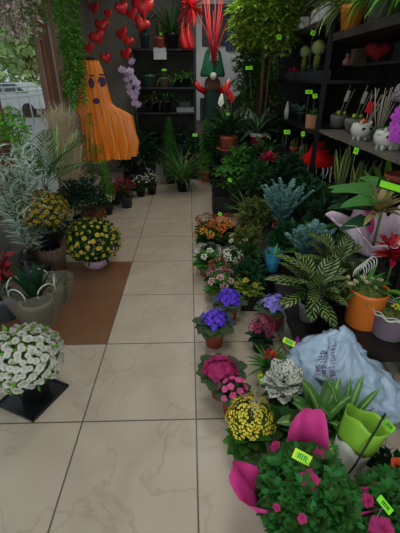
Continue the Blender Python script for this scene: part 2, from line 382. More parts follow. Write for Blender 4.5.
# ------------------------------------------------------------------ the setting
def floor_mat():
    m = mat('floor tiles', hx('d9c7a6'), .32, 0, 0, 2, .4); t = m.node_tree; N = t.nodes; Lk = t.links; b = N['Principled BSDF']
    g = N.new('ShaderNodeNewGeometry'); s = N.new('ShaderNodeSeparateXYZ'); Lk.new(g.outputs['Position'], s.inputs[0])
    def mth(op, a, b_=None):
        n = N.new('ShaderNodeMath'); n.operation = op
        for i, v in enumerate((a, b_)):
            if v is None: continue
            if isinstance(v, (int, float)): n.inputs[i].default_value = v
            else: Lk.new(v, n.inputs[i])
        return n.outputs[0]
    fx = mth('FRACT', mth('DIVIDE', mth('SUBTRACT', s.outputs['X'], .015 - 6.02), .602)); fy = mth('FRACT', mth('DIVIDE', mth('SUBTRACT', s.outputs['Y'], 1.28 - 6.22), .622))
    gx = mth('LESS_THAN', mth('ABSOLUTE', mth('SUBTRACT', fx, .5)), .4935); gy = mth('LESS_THAN', mth('ABSOLUTE', mth('SUBTRACT', fy, .5)), .4935)
    tile = mth('MULTIPLY', gx, gy)
    br = mth('MULTIPLY', mth('LESS_THAN', s.outputs['X'], -.587), mth('MULTIPLY', mth('GREATER_THAN', s.outputs['Y'], 1.902), mth('LESS_THAN', s.outputs['Y'], 3.146)))
    n1 = N.new('ShaderNodeTexNoise'); n1.inputs['Scale'].default_value = 2.2; n1.inputs['Detail'].default_value = 6; n1.inputs['Distortion'].default_value = 1.2; Lk.new(g.outputs['Position'], n1.inputs['Vector'])
    def ramp(c0, c1, p0=.3, p1=.7):
        r = N.new('ShaderNodeValToRGB'); r.color_ramp.elements[0].position = p0; r.color_ramp.elements[1].position = p1
        r.color_ramp.elements[0].color = (*c0, 1); r.color_ramp.elements[1].color = (*c1, 1); Lk.new(n1.outputs['Fac'], r.inputs[0]); return r.outputs[0]
    def mix(f, a, b_):
        x = N.new('ShaderNodeMixRGB')
        for i, v in enumerate((f, a, b_)):
            if isinstance(v, tuple): x.inputs[i].default_value = (*v, 1)
            else: Lk.new(v, x.inputs[i])
        return x.outputs[0]
    vo = N.new('ShaderNodeTexNoise'); vo.inputs['Scale'].default_value = 1.5; vo.inputs['Detail'].default_value = 7; vo.inputs['Distortion'].default_value = 1.2; Lk.new(g.outputs['Position'], vo.inputs['Vector'])
    vein = mth('MAXIMUM', mth('SUBTRACT', 1.0, mth('MULTIPLY', mth('ABSOLUTE', mth('SUBTRACT', vo.outputs['Fac'], .5)), 70.0)), 0.0)
    beige = mix(mth('MULTIPLY', vein, .35), ramp(hx('b3a693'), hx('c4b8a4')), hx('97856a'))
    c = mix(br, beige, ramp(hx('745038'), hx('845f47')))
    c = mix(tile, hx('5d564c'), c)
    Lk.new(c, b.inputs['Base Color'])
    bp = N.new('ShaderNodeBump'); bp.inputs['Strength'].default_value = .3; bp.inputs['Distance'].default_value = .002; Lk.new(tile, bp.inputs['Height']); Lk.new(bp.outputs[0], b.inputs['Normal'])
    return m
XL, XR, YB, ZC = -1.6, 1.9, 7.0, 2.9
mb = MB(); boxb(mb, XL - .1, XR + .1, -2, YB + .1, -.1, 0); struct('floor', mb, floor_mat())
wallg = mat('grey wall paint', hx('8a877e'), .9, 0, .08, 3); wdark = mat('dark wall paint', hx('5c5c58'), .9, 0, .1, 3)
mb = MB(); boxb(mb, XL - .1, XR + .1, -2, YB + .1, ZC, ZC + .1); struct('ceiling', mb, mat('ceiling paint', hx('a8a69e'), .9))
mb = MB(); boxb(mb, XL - .1, XR + .1, YB, YB + .1, 0, ZC); struct('wall_back', mb, wallg)
mb = MB(); boxb(mb, XR, XR + .1, -2, YB, 0, ZC); struct('wall_right', mb, wdark)
mb = MB(); boxb(mb, XL - .1, XL, 5.2, YB, 0, ZC); boxb(mb, XL - .1, XL, 0.2, 5.2, 2.55, ZC); boxb(mb, XL - .1, XL, -2, .2, 0, ZC); struct('wall_left', mb, wallg)
# shop window along the left wall: brown frame posts, one glass per bay, a pale panel low in the nearest bay
brown = mat('brown frame paint', hx('7d5a48'), .6, 0, .1, 8); tanw = mat('tan board', hx('8f7a66'), .8, 0, .15, 6); whitep = mat('white frame paint', hx('b9b9b4'), .5); panelg = mat('pale panel', hx('9a9c98'), .7, 0, .05)
gl = bpy.data.materials.new('window glass'); gl.use_nodes = True; N = gl.node_tree.nodes; Lk = gl.node_tree.links
tr = N.new('ShaderNodeBsdfTransparent'); tr.inputs[0].default_value = (.9, .93, .92, 1); gs = N.new('ShaderNodeBsdfGlossy'); gs.inputs['Roughness'].default_value = .02; mx = N.new('ShaderNodeMixShader'); mx.inputs[0].default_value = .06
Lk.new(tr.outputs[0], mx.inputs[1]); Lk.new(gs.outputs[0], mx.inputs[2]); Lk.new(mx.outputs[0], N['Material Output'].inputs[0])
def bay(n, y0, y1, zlow):
    mb = MB(); f = .05
    boxb(mb, XL - .06, XL - .01, y0, y1, 2.5, 2.55); boxb(mb, XL - .06, XL - .01, y0, y1, zlow, zlow + .05)
    boxb(mb, XL - .06, XL - .01, y0, y0 + f, zlow + .05, 2.5); boxb(mb, XL - .06, XL - .01, y1 - f, y1, zlow + .05, 2.5)
    o = struct('window_%d' % n, mb, brown)
    mb = MB(); boxb(mb, XL - .038, XL - .032, y0 + f, y1 - f, zlow + .05, 2.5); mb.obj('glass', gl, o, False)
bay(1, .25, 3.15, .55); bay(2, 3.3, 4.6, .02)
mb = MB(); boxb(mb, XL - .08, XL, .2, 3.15, 0, .55); struct('trim_1', mb, panelg)
mb = MB(); boxb(mb, XL - .1, XL + .02, 3.15, 3.3, 0, 2.55); struct('trim_2', mb, brown)
mb = MB(); boxb(mb, XL - .1, XL + .02, 4.6, 4.8, 0, 2.55); struct('trim_3', mb, brown)
mb = MB(); boxb(mb, XL - .1, XL + .01, 4.8, 4.9, 0, 2.55); struct('trim_4', mb, whitep)
mb = MB(); boxb(mb, XL - .1, XL, 4.9, 5.2, 0, 2.55); struct('trim_5', mb, tanw)

# unseen fill lamps added on the ceiling to brighten the shop
lampm = mat('fill lamp diffuser', (1, .97, .92), .5, emis=3)
for (lx, ly, le), nm in zip(FILL_LAMPS, ('nearest the shopfront', 'over the middle of the aisle', 'over the back of the shop')):
    t = thing('ceiling_fill_lamp', 'flat white fill lamp added on the ceiling, ' + nm, 'lamp', (lx, ly, ZC), 0, 'added ceiling fill lamps')
    mb = MB(); boxb(mb, -.3, .3, -.6, .6, -.05, 0); mb.obj('housing', whitep, t, False)
    mb = MB(); boxb(mb, -.26, .26, -.56, .56, -.056, -.05); mb.obj('diffuser', lampm, t, False)

# ------------------------------------------------------------------ the street seen through the window
asph = mat('asphalt', hx('8a8c88'), .9, 0, .1, 4); grass = mat('verge grass', hx('7d9a4c'), .9, 0, .3, 2)
mb = MB(); boxb(mb, -60, XL - .1, -2, 60, -.12, -.02); struct('trim_6', mb, asph)
bpy.data.objects['trim_6'].name = 'ground'
T_street = leafm('street tree leaf', 'b4c888', .3)
def tree(label, x, y, h, rr, m, n=1500, kind='street_tree'):
    rg = random.Random(int(abs(x * 10))); t = thing(kind, label, 'tree', (x, y, -.02), 0, 'trees across the street')
    mb = MB(); tube(mb, [(0, 0, 0), (.1, 0, h * .3), (0, .1, h * .6), (.1, 0, h * .9)], [.22, .18, .13, .05], 8); mb.obj('trunk', wood, t)
    def fn(mb):
        for (cx, cy, cz, k) in ((0, 0, h * .62, 1), (rr * .5, 0, h * .5, .7), (-rr * .5, .2, h * .52, .7), (0, -.4, h * .3, .8)): bush(mb, (cx, cy, cz), rr * k, rr * k, rr * 1.05 * k, n // 4, .55, .36, 'oval', rg, -1, .35)
    foliage(t, fn, m, 'crown')
for i, (px, Y, h, r_, lb) in enumerate(((6, 24, 8, 3.0, 'pale green street tree above the parked white car'), (27, 36, 10, 4.2, 'pale green street tree right of the parked car'), (44, 28, 7.5, 2.4, 'pale street tree nearest the brown window post'), (-26, 30, 9, 3.2, 'street tree left of the parked car'), (62, 42, 8, 3, 'street tree hidden mostly behind the tan board'))):
    p = at(px, 60, Y); tree(lb, p.x, Y + 3, h, r_, T_street if i != 2 else leafm('far leaf', '95a884', .3))
# parked car
def car():
    p = at(8, 88, 20); t = thing('parked_car', 'white car parked in the street beyond the window', 'car', (p.x, 20, -.02), R(-8))
    cw = mat('white car paint', hx('d4d4d6'), .25, coat=.5); cg = mat('car window', hx('4c565c'), .1); ck = mat('tyre', hx('1c1c1c'), .8)
    prof = [(-2.1, .35), (-2.15, .75), (-2.0, .95), (-1.1, 1.05), (-.45, 1.5), (.9, 1.53), (1.7, 1.08), (2.1, .98), (2.15, .4)]
    mb = MB(); vs = []
    for (x, z) in prof:
        k = .78 if z > 1.3 else .88; vs += [(x, -k * .95, z), (x, k * .95, z)]
    n = len(prof); fs = [(i * 2, i * 2 + 2, i * 2 + 3, i * 2 + 1) for i in range(n - 1)] + [tuple(i * 2 for i in range(n - 1, -1, -1)), tuple(i * 2 + 1 for i in range(n)), (0, 1, 2 * n - 1, 2 * n - 2)]
    mb.add(vs, fs); mb.obj('body', cw, t, False)
    for s in (-1, 1):
        for q in ([(-1.0, 1.06), (-.42, 1.44), (.15, 1.46), (.15, 1.06)], [(.22, 1.06), (.22, 1.46), (.85, 1.46), (1.45, 1.08)]):
            mb = MB(); mb.add([(x, s * (.85 - (z - 1.06) * .13), z) for x, z in q] + [(x, s * (.82 - (z - 1.06) * .13), z) for x, z in q], [(0, 1, 2, 3), (7, 6, 5, 4), (0, 4, 5, 1), (1, 5, 6, 2), (2, 6, 7, 3), (3, 7, 4, 0)]); mb.obj('window', cg, t, False)
    for x in (-1.35, 1.35):
        for s in (-1, 1):
            mb = MB(); tube(mb, [(x, s * .66, .32), (x, s * .88, .32)], .32, 16); mb.obj('wheel', ck, t)
car()
# white balustrade outside the window
t = thing('balustrade', 'white railing with thin bars outside the window', 'railing', (-6.5, 3, -.02))
mb = MB()
for z in (.95, 1.12, 1.29): tube(mb, [(0, 0, z + .1), (0, 16, z + .1)], .03, 6)
mb.obj('rail', whitep, t)
mb = MB()
for i in range(17): tube(mb, [(0, i, 0), (0, i, 1.4)], .03, 6)
mb.obj('post', whitep, t)

# ------------------------------------------------------------------ benches and shelving on the right
def bench(label, x0, x1, y0, y1, z):
    t = thing('plant_bench', label, 'bench', ((x0 + x1) / 2, (y0 + y1) / 2, 0))
    a, b = (x1 - x0) / 2, (y1 - y0) / 2
    mb = MB(); boxb(mb, -a, a, -b, b, z - .03, z); mb.obj('top', bwood, t, False)
    for sx_ in (-1, 1):
        for sy in (-1, 1):
            mb = MB(); boxb(mb, sx_ * (a - .03) - .02, sx_ * (a - .03) + .02, sy * (b - .03) - .02, sy * (b - .03) + .02, 0, z - .03); mb.obj('leg', bwood, t, False)
    mb = MB(); boxb(mb, -a + .04, a - .04, -b + .02, -b + .04, z - .1, z - .03); boxb(mb, -a + .02, -a + .04, -b + .04, b - .04, z - .1, z - .03); mb.obj('apron', bwood, t, False)
    return t
bench('low black wooden bench under the patterned plants right of the aisle', .62, 1.32, 1.5, 4.3, .25)
bench('taller black wooden bench below the shelves', 1.34, 1.88, 1.0, 4.5, .6)
bench('high black bench at the back under the terracotta pots', .45, 1.3, 4.95, 6.9, .75)
bench('narrow black bench in the back corner beside the shelving', 1.34, 1.88, 4.55, 6.9, .6)
stone = mat('mottled stone shelf', hx('6a665c'), .4, 0, .35, 25)
# stone topped shelf with a wavy front edge
t = thing('shelving_unit', 'tall black shelving unit with a mottled stone shelf on the right wall', 'shelves', (0, 0, 0))
def shelf(name, x0, x1, y0, y1, z, th, m, wav=0, lab=None):
    mb = MB(); vs = []; n = 24
    for i in range(n + 1):
        y = y0 + (y1 - y0) * i / n; x = x0 + wav * sin(i * .9)
        vs += [(x, y, z), (x1, y, z), (x, y, z - th), (x1, y, z - th)]
    fs = []
    for i in range(n):
        a = i * 4; b_ = a + 4; fs += [(a, b_, b_ + 1, a + 1), (a + 2, a + 3, b_ + 3, b_ + 2), (a, a + 2, b_ + 2, b_), (a + 1, b_ + 1, b_ + 3, a + 3)]
    fs += [(0, 1, 3, 2), (4 * n, 4 * n + 2, 4 * n + 3, 4 * n + 1)]
    mb.add(vs, fs); return mb.obj(name, m, t, False, lab)
shelf('shelf', 1.3, 1.88, 2.0, 3.74, 1.16, .025, stone, .006, 'mottled stone shelf with a wavy edge')
shelf('shelf', 1.3, 1.88, 1.9, 3.78, 1.97, .06, bwood)
shelf('shelf', 1.52, 1.88, 1.9, 3.74, 1.73, .02, bwood)
shelf('shelf', 1.3, 1.88, 3.82, 5.9, 1.60, .03, bwood)
shelf('shelf', 1.3, 1.88, 3.82, 5.9, 2.12, .05, bwood)
shelf('shelf', 1.3, 1.88, 3.82, 5.9, 1.12, .03, bwood)
for y in (1.88, 3.78, 5.92):
    for x in (1.3, 1.86):
        mb = MB(); boxb(mb, x - .02, x + .02, y - .02, y + .02, 0, 2.5); mb.obj('post', blk_metal, t, False)
mb = MB(); boxb(mb, 1.875, 1.895, 3.8, 5.9, .6, 2.5); boxb(mb, 1.875, 1.895, 1.9, 3.76, .6, 1.72); mb.obj('back_panel', bwood, t, False)
mb = MB(); boxb(mb, 1.32, 1.87, 5.925, 5.945, 0, 2.5); mb.obj('added_dark_panel', bwood, t, False)  # black sheet added to keep the gap past the shelves dark
# grey metal shelf behind: black rack on the back wall
t = thing('plant_rack', 'black metal rack holding pots against the back wall', 'shelves', (-.42, 6.72, 0))
for z in (2.04, 1.50, 1.12, .6):
    mb = MB(); boxb(mb, -.5, .52, -.22, .22, z - .03, z); mb.obj('shelf', blk_metal, t, False)
for x in (-.5, .52):
    for y in (-.22, .22):
        mb = MB(); boxb(mb, x - .015, x + .015, y - .015, y + .015, 0, 2.06); mb.obj('post', blk_metal, t, False)
mb = MB(); boxb(mb, -.48, .5, .2, .21, .6, 2.0); mb.obj('back_panel', mat('rack back', hx('33352f'), .8, 0, .2, 8), t, False)

# ================================================================== LEFT OF THE AISLE
blackp = mat('black tray', hx('1b1c20'), .35, 0, .1)
p = on(34, 396)
t = tag(None or (lambda: (lambda mb: (box(mb, (0, 0, .006), (.27, .27, .012)), [box(mb, (a * .13, b * .13, .012), (.012 if a else .27, .012 if b else .27, .014)) for a, b in ((1, 0), (-1, 0), (0, 1), (0, -1))], mb.obj('square_tray', blackp, None, False))[-1])(MB()))(), 'black square plastic tray under the white chrysanthemum pot', 'tray')
t.location = p; t.rotation_euler = (0, 0, R(-25))
mum('round white chrysanthemum in a black pot on a square tray', p + Vector((.012, 0.0, .0145)), .195, .27, .1, .16, black, P_white, 100, .047, G_fresh, lo=-.3, leaves=800, fl=.92, extra=150)
mum('dark green chrysanthemum with yellow buds in a mauve bowl on the brown tiles', on(97, 267), .255, .27, .125, .11, mauve, P_yel, 90, .042, G_dark, 'bowl', lo=-.35, leaves=1400, fl=.96, extra=40)
mum('small rust brown chrysanthemum behind the mauve bowl', on(97, 236), .125, .26, .08, .14, black, P_brown, 60, .045, G_olive, leaves=200)
# slatted vase with mustard chrysanthemum
p = on(57, 279)
t = thing('slatted_vase', 'tall brown slatted vase tapering to its foot beside the window', 'vase', p)
vh = .33
mb = MB(); lathe(mb, [(.075, 0), (.085, .04), (.1, .2), (.12, vh), (.112, vh), (.09, .2), (.07, .02)], 24); mb.obj('body', mat('brown wicker', hx('5a4a3c'), .6, 0, .3, 25), t)
for k in range(16):
    a = 2 * pi * k / 16; mb = MB(); tube(mb, [(cos(a) * .087, sin(a) * .087, 0), (cos(a) * .105, sin(a) * .105, .2), (cos(a) * .126, sin(a) * .126, vh + .02)], .006, 5); mb.obj('slat', wood, t)
mum('mustard yellow chrysanthemum standing on the tall slatted vase', p + Vector((0, 0, vh - .02)), .21, .33, .11, .2, black, P_mustard, 100, .04, G_olive, lo=-.2, leaves=800, extra=60, fl=.95)
# dark bush
rg = random.Random(4)
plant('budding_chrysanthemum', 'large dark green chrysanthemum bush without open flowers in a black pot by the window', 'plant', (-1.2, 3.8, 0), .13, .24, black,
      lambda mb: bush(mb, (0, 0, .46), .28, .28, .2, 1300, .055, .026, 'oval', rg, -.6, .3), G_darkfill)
# clear bucket
p = on(42, 322); p.z = 0
t = thing('plastic_wrapped_pot', 'wide clear plastic wrapped pot of green spears behind the white chrysanthemum', 'plant', p)
cp = mat('clear wrap', hx('b9b8a8'), .25, 0, .2, 8, alpha=.3)
mb = MB(); lathe(mb, [(.12, .0), (.15, .1), (.19, .24), (.2, .33)], 30, wob=lambda a, z: 1 + .05 * sin(a * 7) * z * 3, cap0=False); mb.obj('wrap', cp, t)
pot(t, .11, .2, mat('beige pot', hx('8c8064'), .7))
wr = mat('white ribbon wire', hx('c9c8bc'), .5)
for k in range(5):
    a = k * 1.35 + .3; mb = MB(); c = Vector((cos(a) * .15, sin(a) * .15, .31))
    tube(mb, [c + Vector((-sin(a) * .07 * cos(q), cos(a) * .07 * cos(q), .06 * sin(q))) for q in [i * pi / 8 for i in range(-1, 10)]], .005, 5); mb.obj('ribbon_loop', wr, t)
foliage(t, lambda mb: rosette(mb, (0, 0, .18), 16, .32, .05, 1.45, .8, .3, 'lance', 5, random.Random(2)), G_deep, 'leaves')
mb = MB(); boxb(mb, -.012, .012, -.02, -.01, .18, .52); mb.obj('stake', dgrey, t, False)
# second wrapped pot nearer the vase
p = on(62, 300)
t = thing('plastic_wrapped_pot', 'lower clear wrapped pot with a green rosette against the slatted vase', 'plant', p + Vector((.0, -.02, 0)))
mb = MB(); lathe(mb, [(.08, 0), (.1, .1), (.13, .22)], 26, wob=lambda a, z: 1 + .06 * sin(a * 6) * z * 3, cap0=False); mb.obj('wrap', cp, t)
pot(t, .075, .13, black)
foliage(t, lambda mb: rosette(mb, (0, 0, .12), 16, .12, .03, 1.2, .3, .5, 'lance', 4, random.Random(6)), G_olive, 'leaves')
# dark red flowers at the left edge
p = atx(3, 300, -1.4); p.z = 0
t = thing('red_poinsettia', 'dark red leafy plant at the left edge in front of the pale panel', 'plant', p)
pot(t, .09, .2, mat('blue grey pot', hx('59666c'), .4))
foliage(t, lambda mb: bush(mb, (0, 0, .4), .11, .11, .17, 90, .1, .05, 'lance', random.Random(3), -.6, .2), P_dred, 'bracts')
foliage(t, lambda mb: (tube(mb, [(0, 0, .15), (0, 0, .4)], .006), bush(mb, (0, 0, .3), .08, .08, .1, 40, .08, .04, 'lance', random.Random(4))), G_darkfill)
# silver oleander
p = on(22, 262)
def oleander(mb, rg=random.Random(11)):
    for k in range(44):
        a = rg.uniform(0, 6.28); top = Vector((cos(a) * rg.uniform(.05, .22), sin(a) * rg.uniform(.05, .22), rg.uniform(.65, 1.25)))
        b0 = Vector((0, 0, .2))
        for i in range(22):
            q = b0.lerp(top, .3 + .7 * i / 22); dirleaf(mb, q, (cos(i * 2.4), sin(i * 2.4), rg.uniform(.1, 1.2)), rg.uniform(.09, .15), .02, 'lance', rg, .5, 3)
t = plant('olive_shrub', 'tall silver green narrow-leaved shrub at the left edge by the window', 'shrub', (-1.33, 2.72, 0), .13, .24, dgrey, oleander, G_sage)
mb = MB(); rg = random.Random(2)
for k in range(14):
    a = rg.uniform(0, 6.28); r_ = rg.uniform(.04, .2); tube(mb, [(0, 0, .2), (cos(a) * r_ * .4, sin(a) * r_ * .4, .5), (cos(a) * r_, sin(a) * r_, .95)], .003, 4)
mb.obj('stem', wood, t)
# palms by the window
def palm(label, loc, r, h, pm, n, L, nl, ll, lw, m, el0=1.45, el1=.7, droop=.9, seed=1, lift=0, name='areca_palm', group=None):
    rg = random.Random(seed)
    t = thing(name, label, 'palm', loc, 0, group); pot(t, r, h, pm)
    if lift:
        mb = MB(); tube(mb, [(0, 0, h * .8), (.01, 0, h + lift)], .014, 7); mb.obj('stem', wood, t)
    def fn(mb):
        for i in range(n): frond(mb, (0, 0, h * .9 + lift), i * 2.4 + seed, el0 + (el1 - el0) * i / max(1, n - 1), L * rg.uniform(.8, 1.1), nl, ll, lw, droop, 10, .8, 'lance', rg)
    foliage(t, fn, m); return t
palm('dark areca palm with feathery fronds behind the silver shrub', (-1.42, 3.45, 0), .12, .26, black, 13, .62, 14, .2, .016, G_palm, 1.5, .75, .8, 3, .42)
palm('pale palm with one upright light frond before the dry grasses', (-1.38, 3.72, 0), .09, .2, dgrey, 5, .5, 10, .18, .02, G_pale, 1.55, .9, .25, 0, .5)
p = at(4, 125, 2.75)
plant('window_shrub', 'yellow green bushy plant cut by the left edge above the silver shrub', 'shrub', (-1.44, 3.08, 0), .12, .24, dgrey,
      lambda mb: (tube(mb, [(0, 0, .2), (0, 0, 1.2)], .01, 5), bush(mb, (0, 0, 1.25), .13, .2, .16, 300, .07, .02, 'lance', random.Random(5), -.8, .2)), G_vine)
# dry grasses
def grasses(mb, rg=random.Random(21)):
    for i in range(2600):
        a = rg.uniform(0, 6.28); r_ = rg.uniform(0, .26); z = rg.uniform(.5, 1.25)
        b0 = Vector((cos(a) * r_ * .45, sin(a) * r_ * 1.1, z)); leaf(mb, b0, a + rg.uniform(-1, 1), rg.uniform(.6, 1.5), rg.uniform(.1, .24), .005, 'lance', rg.uniform(.3, 1.6), .1, 3)
    for i in range(80): 
        a = i * 2.4; tube(mb, [(0, 0, .2), (cos(a) * .08, sin(a) * .08, .5), (cos(a) * .2, sin(a) * .2, .95)], .002, 3, False)
t = plant('dry_grass_bunch', 'fluffy beige dried grasses in front of the tan window board', 'dried grass', (-1.42, 4.2, 0), .11, .3, mat('cream vase', hx('b8ae98'), .6), grasses, G_tan)
# papyrus next to the ghost
def papy(mb, rg=random.Random(31)):
    for k in range(10):
        a = k * 2.4; top = Vector((cos(a) * .13, sin(a) * .13, rg.uniform(.75, 1.2))); tube(mb, [(0, 0, .15), top * .6 + Vector((0, 0, .1)), top], .004, 4, False)
        for i in range(16): leaf(mb, top, i * 2.4, rg.uniform(-.2, .9), .16, .012, 'lance', .9, .1, 4)
plant('umbrella_sedge', 'thin leaved umbrella sedge left of the orange ghost', 'plant', (-1.38, 4.92, 0), .1, .22, black, papy, G_vine)
# white wrapped pot and red pot below the grasses
t = thing('wrapped_flower_pot', 'pot in crumpled white paper under the dry grasses', 'plant', (-1.30, 4.45, 0))
mb = MB(); lathe(mb, [(.07, 0), (.1, .2), (.14, .42), (.17, .52)], 26, wob=lambda a, z: 1 + .12 * sin(a * 9 + z * 9) * z * 2); mb.obj('paper_wrap', mat('white paper', hx('b5ada0'), .8, 0, .1), t)
foliage(t, lambda mb: bush(mb, (0, 0, .52), .12, .12, .08, 90, .07, .03, 'oval', random.Random(2)), G_olive)
foliage(t, lambda mb: rosette(mb, (-.08, 0, .46), 9, .16, .035, 1.4, .7, .4, 'lance', 4, random.Random(2)), P_dred, 'red_leaves')
# bright conifer + white flowers
def cone(mb, H_, R_, z0, n, rg, L=.05, W=.014):
    for i in range(n):
        t = rg.random() ** 1.3; a = rg.uniform(0, 6.28); r_ = R_ * (1 - t) ** .7 * rg.uniform(.7, 1) * min(1, .5 + t * 6)
        dirleaf(mb, (cos(a) * r_, sin(a) * r_, z0 + t * H_), (cos(a) * .5, sin(a) * .5, 1), L, W, 'lance', rg, .2, 2)
plant('goldcrest_conifer', 'bright green upright conifer below the left hem of the ghost', 'conifer', (-1.14, 4.78, 0), .08, .14, black, lambda mb: cone(mb, .52, .12, .13, 900, random.Random(9)), G_fresh)
kalanchoe('small white flowered bush in front of the bright conifer', on(108, 214), .08, .13, black, P_cream, 26, .035, .11, .2, G_mid, .06, 'white_flower_bush', nl=60)
# cyclamen by the ghost
def cyclamen(label, loc, petal, pm=dgrey, s=1.0, group=None):
    rg = random.Random(len(label)); t = thing('cyclamen', label, 'flowers', loc, rg.random() * 5, group); pot(t, .075 * s, .13 * s, pm)
    foliage(t, lambda mb: [leaf(mb, (cos(i * 2.4) * .04 * s, sin(i * 2.4) * .04 * s, (.14 + .003 * (30 - i)) * s), i * 2.4, .5 - i * .03, .07 * s, .07 * s, 'heart', .6, .1, 3) for i in range(30)], G_deep)
    me = blossom('cycl', petal); sb = MB()
    for p_, d in dome(20, .1 * s, .1 * s, .09 * s, (0, 0, .2 * s), -.1, rg, .15):
        tube(sb, [(0, 0, .12 * s), tuple(p_)], .002, 3, False); put(me, 'blossom', t, p_, d + Vector((0, 0, .6)), rg.random() * 6, .055 * s)
    sb.obj('stem', P_dred, t); return t
cyclamen('crimson cyclamen in a grey pot, nearest the aisle below the ghost', on(127, 207), P_crim, s=1.25)
cyclamen('pink cyclamen left of the crimson one below the ghost', on(116, 204), P_crim if False else P_pink, dgrey, 1.2)
cyclamen('magenta cyclamen behind the crimson one below the ghost', on(124, 198), P_mag, black, 1.1)
for (px, py, lb) in ((152, 194, 'white cyclamen nearest the palm at the back of the aisle'), (141, 196, 'white cyclamen right of the crimson one'), (147, 187, 'white cyclamen hindmost beside the rack')):
    cyclamen(lb, on(px, py), P_white, black, 1.05)
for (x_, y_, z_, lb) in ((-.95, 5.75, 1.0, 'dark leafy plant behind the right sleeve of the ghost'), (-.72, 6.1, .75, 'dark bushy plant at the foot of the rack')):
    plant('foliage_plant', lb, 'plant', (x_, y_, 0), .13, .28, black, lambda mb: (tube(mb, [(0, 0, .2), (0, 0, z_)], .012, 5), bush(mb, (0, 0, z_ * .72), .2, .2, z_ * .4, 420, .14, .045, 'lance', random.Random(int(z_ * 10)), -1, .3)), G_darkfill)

# ------------------------------------------------------------------ ghost
ogh = mat('orange satin', hx('f38a20'), .34, 0, .06, 5, .5)
nt_ = ogh.node_tree
pc = at(109, 163, 5.2); gx, gy = pc.x - .07, 5.2
t = thing('halloween_ghost', 'orange cloth halloween ghost with purple eyes and mouth hanging over a stand', 'decoration', (gx, gy, 0))
mb = MB(); n = 220; rows = 30; zt, zb = 1.82, .60; vs = []
for i in range(rows + 1):
    q = i / rows; z = zt + (zb - zt) * q
    for j in range(n):
        a = 2 * pi * j / n; c_, s_ = cos(a), sin(a)
        rx_ = .14 + .105 * q ** .9; ry_ = .10 + .09 * q ** .9
        if q < .04: rx_ *= .9; ry_ *= .85
        cx = .02 - .06 * (1 - q)
        ss = lambda x: max(0, min(1, x)) ** 2 * (3 - 2 * max(0, min(1, x)))
        if c_ > 0: rx_ += .20 * ss((q - .40) / .14) * (1 - .35 * ss((q - .8) / .2)) * c_ ** 3
        else: rx_ += .09 * math.exp(-((q - .47) / .06) ** 2) * c_ ** 4
        pl_ = abs(sin(a * 9 + .6 * sin(q * 3) + .5 * sin(a * 3))) ** .8 * .75 + .25 * abs(sin(a * 17 + q * 2))
        fo = 1 + (.12 + .5 * q ** .8) * (pl_ - .5)
        zz = z + (.02 * sin(a * 5 + 1) + .05 * max(0, c_) ** 2) * max(0, q - .7) * 3.3
        vs.append((cx + rx_ * c_ * fo, ry_ * s_ * fo, zz))
fs = [(i * n + j, i * n + (j + 1) % n, (i + 1) * n + (j + 1) % n, (i + 1) * n + j) for i in range(rows) for j in range(n)] + [tuple(range(n - 1, -1, -1))]
mb.add(vs, fs); go = mb.obj('cloth', ogh, t)
purp = mat('purple felt', hx('4a3560'), .9); dk = mat('dark felt', hx('2b2230'), .9)
def patch(name, px, py, rx_, rz_, m, th=.012):
    q = at(px, py, gy - .16); u = Vector((q.x - gx, 0, q.z)); qq = (zt - u.z) / (zt - zb); ry_ = (.10 + .09 * max(0, qq) ** .9) * 1.03
    cx = .02 - .06 * (1 - qq); rxx = .14 + .105 * qq ** .9; k = max(.1, 1 - ((u.x - cx) / rxx) ** 2) ** .5
    mb = MB(); lathe(mb, [(.001, 0), (1, .0), (1, 1), (.9, 1.2), (.001, 1.2)], 18, cap0=False)
    mb.v = [(x * rx_, -z * th, y * rz_) for x, y, z in mb.v]
    o = mb.obj(name, m, t); o.location = (u.x, -(ry_ * k) * 1.07, u.z); o.rotation_euler = (0, 0, math.asin(max(-.9, min(.9, (u.x - cx) / rxx))) * .6)
patch('eye', 91, 83, .035, .058, purp); patch('eye', 100, 82, .055, .058, purp); patch('mouth', 96, 101, .042, .036, purp)
patch('eyebrow', 91, 75.5, .035, .008, dk); patch('eyebrow', 100, 74.5, .05, .009, dk)
mb = MB(); tube(mb, [(-.03, 0, .03), (-.03, 0, 1.8)], .02, 8); lathe(mb, [(.18, 0), (.18, .03)], 20, cap1=True); mb.obj('stand', black, t)
mb = MB(); lathe(mb, [(.085, 1.82), (.09, 1.85), (.07, 1.86)], 16, (-.04, 0, 0), cap1=True); mb.obj('top_cap', dk, t)

# ------------------------------------------------------------------ hanging vines and baskets
def vine(label, cat, pts, n, L, W, m, spread, name='hanging_vine', prof='heart', seed=1, strand=6, group=None):
    rg = random.Random(seed); base = Vector(pts[0]); t = thing(name, label, cat, base, 0, group); sb = MB(); mb = MB()
    pts = [Vector(p_) - base for p_ in pts]
    for k in range(strand):
        ox = Vector((rg.uniform(-spread, spread), rg.uniform(-spread, spread), 0)); ln = rg.uniform(.65, 1)
        pp = [pts[0]]; 
        for i in range(1, 13):
            x = i / 12 * (len(pts) - 1) * ln; j = min(len(pts) - 2, int(x)); pp.append(pts[j].lerp(pts[j + 1], x - j) + ox * min(1, i / 3) + Vector((rg.uniform(-.012, .012), rg.uniform(-.012, .012), 0)))
        tube(sb, pp, .003, 4, False)
        for i in range(n // strand):
            x = rg.uniform(0, 11.99); j = int(x); q = pp[j].lerp(pp[j + 1], x - j); a = rg.uniform(0, 6.28)
            dirleaf(mb, q + Vector((cos(a), sin(a), 0)) * .01, (cos(a), sin(a), rg.uniform(-.9, .3)), L * rg.uniform(.6, 1.1), W * rg.uniform(.7, 1.1), prof, rg, .6, 2)
    sb.obj('stem', stemg, t); mb.obj('foliage', m, t); return t
